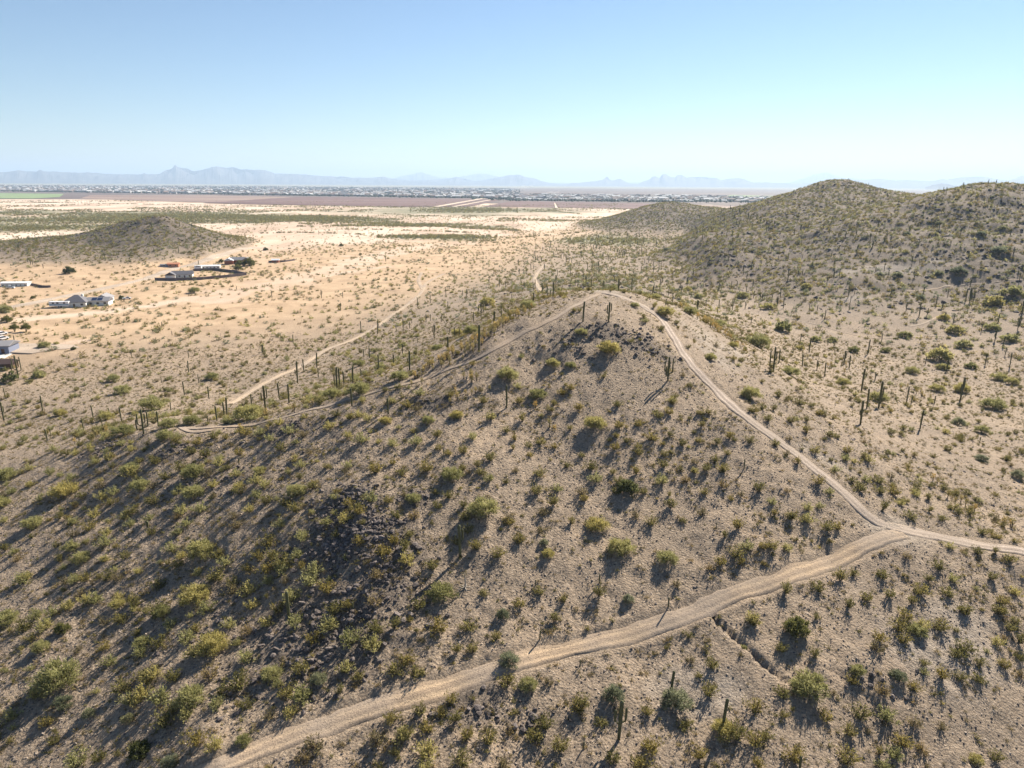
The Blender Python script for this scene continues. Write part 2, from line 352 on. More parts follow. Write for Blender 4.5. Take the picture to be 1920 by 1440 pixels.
def plain(name, c, rough=0.8, var=0.25, scale=3.0, spec=0.2, metal=0):
    t = NT(name); g = t.n('ShaderNodeTexCoord'); f = t.noise(scale, 4, 0.6, g.outputs['Object'])
    c2 = t.mix(f, tuple(x * (1 - var) for x in c), tuple(min(1, x * (1 + var)) for x in c)); return t.pbr(c2, rough, f, 0.2, 0.02, spec, metal)
def foliage(name, c1, c2, c3, transl=0.45):
    t = NT(name); g = t.n('ShaderNodeNewGeometry'); oi = t.n('ShaderNodeObjectInfo')
    a = t.ramp(g.outputs['Random Per Island'], [(0, c1), (0.55, c2), (1, c3)])
    k = t.ramp(oi.outputs['Random'], [(0, (0.72, 0.74, 0.70)), (0.5, (1, 1, 1)), (1, (1.25, 1.12, 0.92))])
    a = t.mix(1.0, a, k, 'MULTIPLY')
    d = t.n('ShaderNodeBsdfDiffuse'); tr = t.n('ShaderNodeBsdfTranslucent'); mx = t.n('ShaderNodeMixShader'); mx.inputs[0].default_value = transl
    t.l(a, d.inputs[0]); t.l(a, tr.inputs[0]); t.l(d.outputs[0], mx.inputs[1]); t.l(tr.outputs[0], mx.inputs[2]); t.l(mx.outputs[0], t.out.inputs[0]); return t.m
M = {}
M['creosote'] = foliage('creosote_leaf', (0.11, 0.103, 0.038), (0.20, 0.18, 0.068), (0.34, 0.295, 0.125))
M['brownbush'] = foliage('dry_bush_leaf', (0.13, 0.11, 0.058), (0.22, 0.18, 0.095), (0.33, 0.27, 0.15))
M['paloverde'] = foliage('palo_verde_leaf', (0.20, 0.195, 0.075), (0.34, 0.325, 0.14), (0.50, 0.465, 0.23))
M['ironwood'] = foliage('ironwood_leaf', (0.13, 0.145, 0.085), (0.22, 0.235, 0.15), (0.32, 0.33, 0.22))
M['darktree'] = foliage('dark_tree_leaf', (0.075, 0.085, 0.035), (0.135, 0.145, 0.06), (0.21, 0.215, 0.095))
M['stem'] = plain('grey_brown_stem', (0.13, 0.10, 0.075), 0.9)
M['bark'] = plain('green_brown_bark', (0.15, 0.13, 0.075), 0.9)
M['drywood'] = plain('bleached_dead_wood', (0.36, 0.32, 0.27), 0.9)
def saguaro_mat():
    t = NT('saguaro_skin'); g = t.n('ShaderNodeTexCoord'); f = t.noise(2.5, 5, 0.7, g.outputs['Object'])
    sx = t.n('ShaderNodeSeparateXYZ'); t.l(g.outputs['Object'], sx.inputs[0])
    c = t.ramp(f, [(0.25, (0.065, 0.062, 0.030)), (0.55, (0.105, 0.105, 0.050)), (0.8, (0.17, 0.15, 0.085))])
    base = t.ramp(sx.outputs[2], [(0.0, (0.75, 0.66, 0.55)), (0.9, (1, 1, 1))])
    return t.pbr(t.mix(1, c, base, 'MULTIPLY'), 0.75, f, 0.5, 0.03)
M['saguaro'] = saguaro_mat()
M['cholla_top'] = foliage('cholla_spines', (0.36, 0.29, 0.12), (0.52, 0.42, 0.19), (0.66, 0.56, 0.29), 0.25)
M['cholla_stem'] = plain('cholla_stem', (0.09, 0.075, 0.05), 0.95)
def rock_mat(name, c1, c2, c3):
    t = NT(name); g = t.n('ShaderNodeTexCoord'); oi = t.n('ShaderNodeObjectInfo'); f = t.noise(3.0, 6, 0.65, g.outputs['Object'])
    c = t.ramp(f, [(0.3, c1), (0.55, c2), (0.78, c3)])
    k = t.ramp(oi.outputs['Random'], [(0, 0.65), (0.6, 1.0), (1, 1.5)])
    return t.pbr(t.mix(1, c, k, 'MULTIPLY'), 0.9, f, 0.6, 0.05)
M['rock'] = rock_mat('dark_varnished_rock', (0.065, 0.053, 0.05), (0.13, 0.108, 0.098), (0.28, 0.24, 0.215))
M['stone'] = rock_mat('pale_stone', (0.17, 0.135, 0.10), (0.31, 0.25, 0.20), (0.50, 0.43, 0.36))
def ground_mat():
    t = NT('desert_ground'); g = t.n('ShaderNodeTexCoord'); P = g.outputs['Object']
    at = t.n('ShaderNodeAttribute'); at.attribute_name = 'zone'; sep = t.n('ShaderNodeSeparateColor'); t.l(at.outputs['Color'], sep.inputs[0])
    at2 = t.n('ShaderNodeAttribute'); at2.attribute_name = 'zone2'; sep2 = t.n('ShaderNodeSeparateColor'); t.l(at2.outputs['Color'], sep2.inputs[0])
    n1 = t.noise(0.07, 5, 0.6, P); n2 = t.noise(0.9, 6, 0.7, P); n3 = t.noise(3.4, 6, 0.8, P)
    mp = t.n('ShaderNodeMapping'); mp.inputs['Scale'].default_value = (1, 0.28, 1); mp.inputs['Rotation'].default_value = (0, 0, rad(-12)); t.l(P, mp.inputs[0])
    n4 = t.noise(0.012, 6, 0.65, mp.outputs[0]); n5 = t.noise(0.05, 6, 0.7, P)
    hillc = t.ramp(n1, [(0.3, (0.265, 0.204, 0.15)), (0.5, (0.335, 0.256, 0.186)), (0.7, (0.42, 0.315, 0.22))])
    hillc = t.mix(t.ramp(n2, [(0.35, 0.0), (0.7, 0.75)]), hillc, (0.18, 0.145, 0.11))
    hillc = t.mix(t.ramp(n3, [(0.53, 0.0), (0.64, 0.9)]), hillc, (0.48, 0.39, 0.30))
    hillc = t.mix(t.ramp(n3, [(0.34, 0.95), (0.46, 0.0)]), hillc, (0.085, 0.07, 0.06))
    sandc = t.ramp(n5, [(0.25, (0.31, 0.218, 0.14)), (0.45, (0.45, 0.318, 0.205)), (0.7, (0.60, 0.435, 0.285))])
    creamc = t.ramp(n4, [(0.3, (0.34, 0.235, 0.165)), (0.5, (0.58, 0.44, 0.335)), (0.68, (0.72, 0.60, 0.49))])
    rockc = t.ramp(n3, [(0.3, (0.05, 0.043, 0.038)), (0.55, (0.105, 0.09, 0.08)), (0.75, (0.24, 0.205, 0.175))])
    palec = t.ramp(n3, [(0.3, (0.24, 0.205, 0.17)), (0.6, (0.40, 0.35, 0.30)), (0.8, (0.56, 0.50, 0.44))])
    c = t.mix(sep.outputs[0], hillc, sandc); c = t.mix(sep.outputs[1], c, creamc)
    c = t.mix(t.math('MULTIPLY', sep.outputs[2], t.ramp(n2, [(0.3, 1.0), (0.65, 0.55)])), c, rockc)
    c = t.mix(t.math('MULTIPLY', sep2.outputs[0], t.ramp(n2, [(0.3, 0.8), (0.65, 0.2)])), c, palec)
    c = t.mix(sep2.outputs[1], c, t.ramp(n5, [(0.3, (0.17, 0.165, 0.105)), (0.6, (0.30, 0.27, 0.18)), (0.8, (0.45, 0.37, 0.27))]))
    vo = t.n('ShaderNodeTexVoronoi'); vo.inputs['Scale'].default_value = 3.2; t.l(P, vo.inputs['Vector'])
    bh = t.math('ADD', t.math('MULTIPLY', n3, 0.6), t.math('MULTIPLY', vo.outputs['Distance'], -0.35))
    bh = t.math('ADD', bh, t.math('MULTIPLY', n2, 0.8))
    return t.pbr(c, 0.95, bh, 1.0, 0.38, 0.1)
M['ground'] = ground_mat()
def road_mat(name, base, edge, rut):
    t = NT(name); at = t.n('ShaderNodeAttribute'); at.attribute_name = 'across'; g = t.n('ShaderNodeTexCoord'); P = g.outputs['Object']
    n2 = t.noise(1.3, 6, 0.7, P); n3 = t.noise(6, 5, 0.75, P); n0 = t.noise(0.07, 3, 0.5, P)
    u = t.math('ABSOLUTE', at.outputs['Fac'])                       # 0 centre .. 1 edge
    u2 = t.math('ADD', u, t.math('MULTIPLY', t.math('SUBTRACT', n2, 0.5), 0.45))
    rr = t.ramp(u2, [(0.0, 0.0), (0.25, 0.0), (0.40, 1.0), (0.60, 1.0), (0.72, 0.0)])
    c = t.mix(rr, base, rut); c = t.mix(t.ramp(u2, [(0.72, 0.0), (1.0, 1.0)]), c, edge)
    c = t.mix(t.ramp(n3, [(0.38, 0.5), (0.5, 0.0)]), c, tuple(x * 0.5 for x in base)); c = t.mix(t.ramp(n3, [(0.56, 0.0), (0.7, 0.6)]), c, tuple(min(1, x * 1.45) for x in base))
    c = t.mix(t.ramp(n0, [(0.42, 0.65), (0.58, 0.0)]), c, (0.33, 0.268, 0.215)); c = t.mix(t.ramp(n3, [(0.36, 0.8), (0.46, 0.0)]), c, (0.10, 0.08, 0.065))
    return t.pbr(c, 0.95, t.math('ADD', n3, t.math('MULTIPLY', n2, 1.5)), 0.7, 0.10, 0.1)
RM_ = [road_mat('dirt_road_surface', (0.35, 0.26, 0.18), (0.26, 0.20, 0.145), (0.50, 0.37, 0.245)),
       road_mat('stony_road_surface', (0.31, 0.25, 0.205), (0.26, 0.205, 0.16), (0.47, 0.385, 0.315)),
       road_mat('path_surface', (0.44, 0.335, 0.235), (0.34, 0.28, 0.215), (0.55, 0.42, 0.30)),
       road_mat('packed_road_surface', (0.47, 0.38, 0.30), (0.47, 0.345, 0.23), (0.52, 0.43, 0.34)),
       road_mat('faint_path_surface', (0.34, 0.26, 0.19), (0.29, 0.22, 0.16), (0.42, 0.32, 0.23))]
# ------------------------------------------------------------------ the ground sheet
nr, nc = Z.shape
vs = np.stack([X, Y, Z], -1).reshape(-1, 3)
ii, jj = np.meshgrid(np.arange(nr - 1), np.arange(nc - 1), indexing='ij'); a = (ii * nc + jj).ravel()
quads = np.stack([a, a + nc, a + nc + 1, a + 1], -1)
me = bpy.data.meshes.new('ground'); nv = len(vs)
fan = np.stack([np.full(nc - 1, nv), np.arange(nc - 1), np.arange(1, nc)], -1)
vs2 = np.vstack([vs, [[0, 0, Z[0].mean()]]])
me.vertices.add(len(vs2)); me.vertices.foreach_set('co', vs2.ravel().astype(np.float32))
loops = np.concatenate([quads.ravel(), fan.ravel()]); me.loops.add(len(loops)); me.loops.foreach_set('vertex_index', loops.astype(np.int32))
ls = np.concatenate([np.arange(len(quads)) * 4, len(quads) * 4 + np.arange(len(fan)) * 3]).astype(np.int32)
me.polygons.add(len(ls)); me.polygons.foreach_set('loop_start', ls)
me.polygons.foreach_set('use_smooth', np.ones(len(ls), bool)); me.update(calc_edges=True); me.validate()
def vattr(me, name, arrs):
    at = me.color_attributes.new(name, 'FLOAT_COLOR', 'POINT'); c = np.zeros((len(me.vertices), 4), np.float32); c[:, 3] = 1
    for k, q in enumerate(arrs): c[:q.size, k] = q.ravel()
    at.data.foreach_set('color', c.ravel())
vattr(me, 'zone', [sand, cream, rock]); vattr(me, 'zone2', [pale, scrub, rmask])
me.materials.append(M['ground']); go = link('ground', me); tag(go, kind='structure')
# ------------------------------------------------------------------ roads and paths
def strip(name, Q, wd, mat, lift=0.0, kind='structure'):
    T = np.gradient(Q, axis=0); T /= np.linalg.norm(T, axis=1, keepdims=True) + 1e-9; Nn = np.stack([T[:, 1], -T[:, 0]], -1)
    us = np.array([-1.18, -1, -0.66, -0.4, -0.15, 0.15, 0.4, 0.66, 1, 1.18]); prof = np.array([-0.22, 0.0, -0.035, -0.05, 0.02, 0.02, -0.05, -0.035, 0.0, -0.22])
    V = []; U = []
    for k, u in enumerate(us):
        wv = wd / 2 * (1 + ((0.26 * vnoise(Q[:, 0], Q[:, 1], 3.1, 90 + (u > 0)) + 0.16 * vnoise(Q[:, 0], Q[:, 1], 1.2, 97 + (u > 0))) if abs(u) > 0.6 else 0)); p = Q + Nn * (u * wv)[:, None] if hasattr(wv, 'shape') else Q + Nn * u * wv
        z = Hs(p[:, 0], p[:, 1]) + prof[k] * min(1, wd / 3) + lift + 0.02 * vnoise(p[:, 0], p[:, 1], 0.9, 95)
        V.append(np.stack([p[:, 0], p[:, 1], z], -1)); U.append(np.full(len(Q), u))
    V = np.stack(V, 1).reshape(-1, 3); U = np.stack(U, 1).ravel(); k = len(us)
    fs = [(i * k + j, i * k + j + 1, (i + 1) * k + j + 1, (i + 1) * k + j) for i in range(len(Q) - 1) for j in range(k - 1)]
    me = bpy.data.meshes.new(name); me.from_pydata(V.tolist(), [], fs); at = me.attributes.new('across', 'FLOAT', 'POINT'); at.data.foreach_set('value', U.astype(np.float32))
    me.polygons.foreach_set('use_smooth', [True] * len(fs)); me.materials.append(mat); o = link(name, me); tag(o, kind=kind); return o
for nm, (Q, wd, tone) in RD.items(): strip(nm, Q, wd, RM_[tone], {0: 0, 1: 0.004, 2: 0.008, 3: 0.10, 4: 0.008}[tone])
# ------------------------------------------------------------------ far country: fields, town, mountains, haze
def poly_sheet(name, world_pts, z, mat, label=None):
    me = bpy.data.meshes.new(name); me.from_pydata([(x, y, z) for x, y in world_pts], [], [tuple(range(len(world_pts)))]); me.materials.append(mat)
    return tag(link(name, me), kind='structure')
def field_mat(name, c1, c2, c3, rot=0.0, s=0.004, streak=12):
    t = NT(name); g = t.n('ShaderNodeTexCoord'); mp = t.n('ShaderNodeMapping'); mp.inputs['Scale'].default_value = (1.0 / streak, 1, 1); mp.inputs['Rotation'].default_value = (0, 0, rot)
    t.l(g.outputs['Object'], mp.inputs[0]); f = t.noise(s * 3, 5, 0.6, mp.outputs[0]); return t.pbr(t.ramp(f, [(0.32, c1), (0.5, c2), (0.68, c3)]), 0.95)
FM = [field_mat('ploughed_soil', (0.10, 0.055, 0.052), (0.145, 0.082, 0.074), (0.22, 0.14, 0.115)),
      field_mat('green_crop', (0.13, 0.19, 0.085), (0.20, 0.27, 0.12), (0.28, 0.31, 0.17)),
      field_mat('striped_fallow', (0.12, 0.07, 0.062), (0.24, 0.165, 0.135), (0.48, 0.37, 0.28), 0.03, 0.005, 30),
      field_mat('far_plain_soil', (0.095, 0.068, 0.064), (0.135, 0.10, 0.09), (0.21, 0.165, 0.14)),
      field_mat('pale_bare_soil', (0.48, 0.38, 0.28), (0.58, 0.47, 0.36), (0.68, 0.57, 0.45))]
def px_field(name, pp, k, z):
    poly_sheet(name, [at_z(a, b, 0) for a, b in pp], z, FM[k])
px_field('far_plain', [(-900,349.0),(-900,366),(200,368),(700,374),(1100,385),(1500,394),(2100,398),(2600,398),(2600,362),(1900,356.5),(960,352),(0,347)][::-1] if False else [(-900,372),(0,373.5),(180,374),(700,376),(1100,386),(1500,394),(2100,398),(2700,400),(2700,363),(1900,358.5),(960,352.5),(0,347.0),(-900,342.5)], 3, 0.4)
px_field('ploughed_field', [(380,381),(480,383.5),(760,388),(880,388),(940,375),(700,371),(560,369.5)], 0, 1.3)
px_field('ploughed_field', [(150,372.5),(300,377.5),(520,383.8),(600,371),(400,366.8),(170,366)], 2, 0.9)
px_field('ploughed_field', [(905,388),(960,388.5),(1232,393),(1300,388),(1200,381.5),(960,377.5)], 0, 0.9)
px_field('ploughed_field', [(1290,395),(1420,399),(1560,394),(1300,384)], 2, 0.9)
px_field('green_field', [(-60,372.5),(60,373),(112,370),(120,364),(-60,361.5)], 1, 1.3)
px_field('green_field', [(1340,374),(1420,377.5),(1520,379),(1560,370),(1370,366)], 1, 1.3)
px_field('farm_track', [(812,388.6),(824,388.8),(912,372.4),(904,372.2)], 4, 1.8)
px_field('farm_track', [(846,388.6),(854,388.8),(930,374),(925,373.8)], 4, 1.8)
px_field('farm_track', [(1041,391.3),(1046,391.4),(1040.5,381),(1039,381)], 4, 1.8)
px_field('farm_track', [(1385,391),(1392,392),(1320,383.4),(1314,383.2)], 4, 1.8)
# mountains along the horizon
def range_mesh(prof, dist, depth, seed, mat, name='mountain_range'):
    p = np.array(prof, float); az = []; hh = []
    for a, b in prof:
        x, y, z = at_d(a, b, dist); az.append(math.atan2(x, y)); hh.append(max(z, 3))
    A_ = np.linspace(az[0], az[-1], 900); h = np.interp(A_, az, hh); h = h + (fbm(A_ * 1000, A_ * 0, 6, seed, 4) * 0.035 + 0) * h
    rows = []
    for f, d in [(0.0, -1), (0.30, -0.6), (0.62, -0.32), (0.86, -0.12), (1.0, 0), (0.75, 0.3), (0.4, 0.7), (0.0, 1.2)]:
        dd = dist + depth * d + depth * 0.14 * fbm(A_ * 1000, A_ * 0 + f * 30, 25, seed + 2, 3)
        hz = h * f * (1 + 0.25 * fbm(A_ * 1000, A_ * 0 + d * 40, 9, seed + 5, 3) * (f < 0.99)) if f > 0 else h * 0 - 2
        if f == 1.0: dd = A_ * 0 + dist
        rows.append(np.stack([dd * np.sin(A_), dd * np.cos(A_), hz], -1))
    V = np.vstack(rows); k = len(A_)
    fs = [(r * k + j, r * k + j + 1, (r + 1) * k + j + 1, (r + 1) * k + j) for r in range(len(rows) - 1) for j in range(k - 1)]
    me = bpy.data.meshes.new(name); me.from_pydata(V.tolist(), [], fs); me.materials.append(mat); tag(link(name, me), kind='structure')
mt = field_mat('mountain_rock', (0.06, 0.055, 0.055), (0.09, 0.08, 0.075), (0.13, 0.11, 0.10), 0, 0.0008, 1)
MAIN = [(-500,336),(-300,325),(-160,332),(-60,322),(0,323),(22,322),(35,319.5),(50,322),(100,322),(140,324),(165,322.5),(200,326),(250,327),(300,326),(312,319),(322,316),(330,312.5),(340,314),(350,315),(362,321),(375,319.5),(390,316),(400,314),(412,312),(425,315),(438,313.5),(450,317.5),(462,318),(475,319),(490,318),(500,320),(515,325),(545,326),(575,327),(600,330),(625,331),(645,331.5),(660,333),(700,333),(715,331.5),(735,335),(770,338),(790,338),(830,336),(848,333.5),(856,331.5),(872,335.5),(892,339),(905,338),(925,334),(940,331.5),(958,328),(972,328),(984,332),(998,333),(1012,338.5),(1030,343),(1050,345),(1068,344.5),(1073,342.5),(1085,343),(1110,340),(1128,338),(1134,334),(1138,329.5),(1143,336.5),(1148,338),(1163,335),(1172,340),(1182,344),(1196,344.8),(1207,339.5),(1218,336.5),(1223,331),(1230,331.5),(1239,333),(1241,326),(1246,326),(1256,331),(1266,332.5),(1270,327.5),(1280,328.5),(1288,333),(1300,331.5),(1325,332),(1345,334),(1352,338),(1368,335),(1388,334),(1400,338),(1412,342),(1440,342),(1480,344),(1550,343),(1600,338),(1650,335),(1680,339),(1700,337),(1740,340),(1770,337),(1800,333),(1840,331),(1870,336),(1890,338),(1920,328),(1980,325),(2050,330),(2200,322),(2500,334)]
range_mesh(MAIN, 25000, 3500, 3, mt)
FAR = [(650,343),(700,340),(740,334),(765,328),(783,323.5),(800,327),(830,334),(860,333),(880,328),(905,325.5),(930,330),(960,340),(1060,343),(1200,342),(1420,346),(1480,342),(1515,332),(1530,327),(1548,323.5),(1565,328),(1580,334),(1640,337),(1720,338),(1800,344),(1900,342),(2100,338)]
range_mesh(FAR, 37000, 3500, 8, mt, 'distant_mountain_range')
# small conical hill in front of the right-hand range
range_mesh([(1735,351),(1752,347),(1765,343.5),(1775,344.5),(1790,349),(1805,352)], 16000, 700, 12, mt, 'distant_hill')
# haze: one even box round everything
hz = MB(); hz.box(-46500, 46500, -46500, 46500, -6, 740); hm = NT('haze_air'); pv = hm.n('ShaderNodeVolumePrincipled')
pv.inputs['Density'].default_value = HAZE; pv.inputs['Color'].default_value = (0.58, 0.76, 1.0, 1); pv.inputs['Anisotropy'].default_value = 0.15
hm.l(pv.outputs[0], hm.out.inputs['Volume']); hob = hz.build('haze', hm.m); tag(hob, 'pale blue haze over the far plain and mountains', 'haze', kind='stuff')
# town
TW = [plain('town_wall_' + n_, c, 0.9, 0.1) for n_, c in (('white', (0.42, 0.41, 0.40)), ('tan', (0.38, 0.32, 0.27)), ('grey', (0.24, 0.24, 0.26)))]
TR = [plain('town_roof_' + n_, c, 0.9, 0.1) for n_, c in (('grey', (0.15, 0.15, 0.17)), ('white', (0.50, 0.50, 0.50)), ('brown', (0.20, 0.14, 0.115)))]
def gable(mb, w_, d_, h, rh, ov=0.5, mw=0, mr=1):
    mb.add([(-w_/2,-d_/2,0),(w_/2,-d_/2,0),(w_/2,d_/2,0),(-w_/2,d_/2,0),(-w_/2,-d_/2,h),(w_/2,-d_/2,h),(w_/2,d_/2,h),(-w_/2,d_/2,h),(-w_/2,0,h+rh),(w_/2,0,h+rh)],
           [(0,1,5,4),(2,3,7,6),(1,2,6,9,5),(3,0,4,8,7)], mw)
    e = ov * rh / (d_ / 2)
    mb.add([(-w_/2-ov,-d_/2-ov,h-e+.05),(w_/2+ov,-d_/2-ov,h-e+.05),(w_/2+ov,0,h+rh+.05),(-w_/2-ov,0,h+rh+.05),(w_/2+ov,d_/2+ov,h-e+.05),(-w_/2-ov,d_/2+ov,h-e+.05)], [(0,1,2,3),(3,2,4,5)], mr)
TV = []
for a in range(3):
    for b in range(3):
        m_ = MB(); gable(m_, 20 + 4 * a, 13, 4.0, 2.4); TV.append(m_.mesh('town_house', [TW[a], TR[b]]))
tp = []
def town_zone(x0, x1, yb0, yb1, yt0, yt1, nn):
    for _ in range(nn):
        px = rng.uniform(x0, x1); f = (px - x0) / (x1 - x0); yb = yb0 + (yb1 - yb0) * f; yt = yt0 + (yt1 - yt0) * f
        py = yb + (yt - yb) * rng.uniform(0, 1) ** 1.3; tp.append(at_z(px, py, 0))
town_zone(-40, 480, 358, 365.5, 347.5, 349.5, 1500); town_zone(480, 960, 365.5, 373, 349.5, 353.5, 1700); town_zone(960, 1290, 376, 379, 365, 368, 800); town_zone(1290, 1450, 377, 381, 368, 371, 150)
tp = np.array(tp); dd = np.hypot(tp[:, 0], tp[:, 1]); order = np.argsort(dd)
for k, i in enumerate(order[:290]):
    o = link('town_house', TV[rng.integers(9)], None, (tp[i, 0], tp[i, 1], 0.5)); o.rotation_euler = (0, 0, rng.choice([0, math.pi / 2]) + 0.1); s_ = rng.uniform(0.8, 1.6); o.scale = (s_, s_, s_ * 0.9)
    tag(o, 'small pale town house on the near edge of the distant town', 'house', 'houses in the distant town')
mb = MB()
for i in order[290:]:
    m_ = MB(); s_ = rng.uniform(0.8, 2.0); gable(m_, 20 * s_, 13 * s_, 4.2 * s_, 2 * s_); c_ = int(rng.integers(3)); r_ = int(rng.integers(3)); a_ = rng.uniform(-0.2, 0.2) + rng.choice([0, math.pi / 2])
    R_ = Matrix.Rotation(a_, 3, 'Z'); vv = [R_ @ Vector(v) + Vector((tp[i, 0], tp[i, 1], 0.4)) for v in m_.v]
    b = len(mb.v); mb.v.extend([tuple(v) for v in vv]); mb.f.extend([tuple(b + q for q in f) for f in m_.f]); mb.m.extend([c_ if q == 0 else 3 + r_ for q in m_.m])
tag(mb.build('town_buildings', TW + TR), 'distant town of pale houses spread across the plain', 'town', kind='stuff')
mb = MB(); tree_far = plain('far_tree_green', (0.05, 0.065, 0.035), 0.95, 0.4, 0.05)
for _ in range(16000):
    i = rng.integers(len(tp)); d_ = rng.uniform(0, 120); a_ = rng.uniform(0, 6.28); x = tp[i, 0] + d_ * math.cos(a_) * 1.5; y = tp[i, 1] + d_ * math.sin(a_); r_ = rng.uniform(4, 11); h = rng.uniform(5, 11)
    mb.add([(x-r_,y,h*.4),(x,y-r_,h*.35),(x+r_,y,h*.45),(x,y+r_,h*.4),(x+r_*.2,y,h),(x,y,0)], [(0,1,4),(1,2,4),(2,3,4),(3,0,4),(1,0,5),(2,1,5),(3,2,5),(0,3,5)])
tag(mb.build('town_trees', tree_far), 'dark trees growing among the houses of the distant town', 'trees', kind='stuff')
# smoke plumes on the plain
def smoke(px, py, s_, lab, dens=0.02):
    x, y = at_z(px, py, 0); mb = MB()
    bpy_me = bpy.data.meshes.new('smoke'); import bmesh; bm = bmesh.new(); bmesh.ops.create_icosphere(bm, subdivisions=4, radius=1)
    for v in bm.verts:
        c = v.co; k = 1 + 0.35 * float(vnoise(np.array(c.x * 3), np.array(c.y * 3 + c.z * 2), 1.0, 5)); lean = (c.z + 1) * 0.5
        v.co = Vector((c.x * (0.25 + 0.9 * lean) * k * s_ + lean * lean * s_ * 1.6, c.y * 0.4 * k * s_, (c.z + 1) * 0.42 * s_ * k + 1))
    bm.to_mesh(bpy_me); bm.free(); t = NT('smoke_volume'); v_ = t.n('ShaderNodeVolumePrincipled'); v_.inputs['Density'].default_value = dens; v_.inputs['Color'].default_value = (0.95, 0.93, 0.92, 1)
    t.l(v_.outputs[0], t.out.inputs['Volume']); bpy_me.materials.append(t.m); tag(link('smoke_plume', bpy_me, None, (x, y, 0)), lab, 'smoke', kind='stuff')
smoke(975, 358.5, 60, 'white smoke plume drifting right over the plain behind the town', 0.012)
smoke(1027, 369, 32, 'small grey smoke puff rising from the near edge of the town', 0.012)

# ------------------------------------------------------------------ plants: meshes
def quad_leaves(mb, P, Dn, ln, wd, mi=0):
    """P centres, Dn directions (unit), random roll"""
    n_ = len(P); r1 = rng.normal(size=(n_, 3)); s_ = np.cross(Dn, r1); s_ /= np.linalg.norm(s_, axis=1, keepdims=True) + 1e-9
    L = ln * rng.uniform(0.6, 1.3, (n_, 1)); W = wd * rng.uniform(0.6, 1.4, (n_, 1))
    a = P - Dn * L / 2; b = P + Dn * L / 2; q = np.stack([a - s_ * W * 0.35, a + s_ * W * 0.35, b + s_ * W * 0.5, b - s_ * W * 0.5], 1).reshape(-1, 3)
    base = len(mb.v); mb.v.extend(map(tuple, q.tolist())); mb.f.extend([(base + 4*i, base + 4*i+1, base + 4*i+2, base + 4*i+3) for i in range(n_)]); mb.m.extend([mi] * n_)
def unit(v): return v / (np.linalg.norm(v, axis=-1, keepdims=True) + 1e-9)
def fan_bush(R, Hh, ns, nl, leaf, spread=62, mats=(None, None), low=1.0):
    mb = MB(); az = rng.uniform(0, 6.283, ns); po = np.radians(spread) * np.sqrt(rng.uniform(0.02, 1, ns)); ln = rng.uniform(0.7, 1.1, ns)
    tips = np.stack([np.sin(po) * np.cos(az) * R / math.sin(rad(spread)), np.sin(po) * np.sin(az) * R / math.sin(rad(spread)), np.cos(po) * Hh], -1) * ln[:, None]
    lob = 1 + 0.25 * np.sin(az * 2 + rng.uniform(0, 6)) ; tips[:, :2] *= lob[:, None]
    for t_ in tips[::2]: 
        mb.tube([(0, 0, -0.1), tuple(t_ * 0.5 + np.array([0, 0, -0.06 * Hh])), tuple(t_)], [0.03 * R, 0.018 * R, 0.006 * R], 3, 0, 1, False)
    k = rng.integers(ns, size=nl); f = np.sqrt(rng.uniform(0.10, 1.08, nl)); P = tips[k] * f[:, None]
    P[:, 2] -= (1 - f) * f * 0.25 * Hh; P += rng.normal(size=P.shape) * leaf * 0.75 * f[:, None]; P[:, 2] = np.maximum(P[:, 2], 0.04)
    D = unit(unit(tips[k]) + rng.normal(size=P.shape) * 0.55); quad_leaves(mb, P, D, leaf, leaf * 0.42)
    return mb.mesh('creosote_bush', list(mats))
CB = [fan_bush(0.95, 1.3, 34, 380, 0.19, 62, (M['creosote'], M['stem'])), fan_bush(1.05, 1.15, 30, 340, 0.19, 70, (M['creosote'], M['stem'])),
      fan_bush(0.8, 1.45, 30, 360, 0.18, 50, (M['creosote'], M['stem'])), fan_bush(1.0, 1.2, 40, 260, 0.17, 64, (M['brownbush'], M['stem'])), fan_bush(1.1, 1.3, 30, 420, 0.2, 66, (M['creosote'], M['stem']))]
CB.append(fan_bush(1.05, 1.25, 34, 520, 0.17, 68, (M['paloverde'], M['stem'])))
CBlook = ['round olive', 'spreading olive', 'upright olive', 'sparse brownish', 'full olive', 'pale yellow-green']
LOWC = [fan_bush(1.0, 0.95, 8, 54, 0.46, 76, (m, M['stem'])) for m in (M['creosote'], M['creosote'], M['brownbush'], M['ironwood'], M['paloverde'])]
BUR = [fan_bush(0.32, 0.3, 8, 46, 0.11, 75, (m, M['stem'])) for m in (M['brownbush'], M['creosote'], M['brownbush'])]
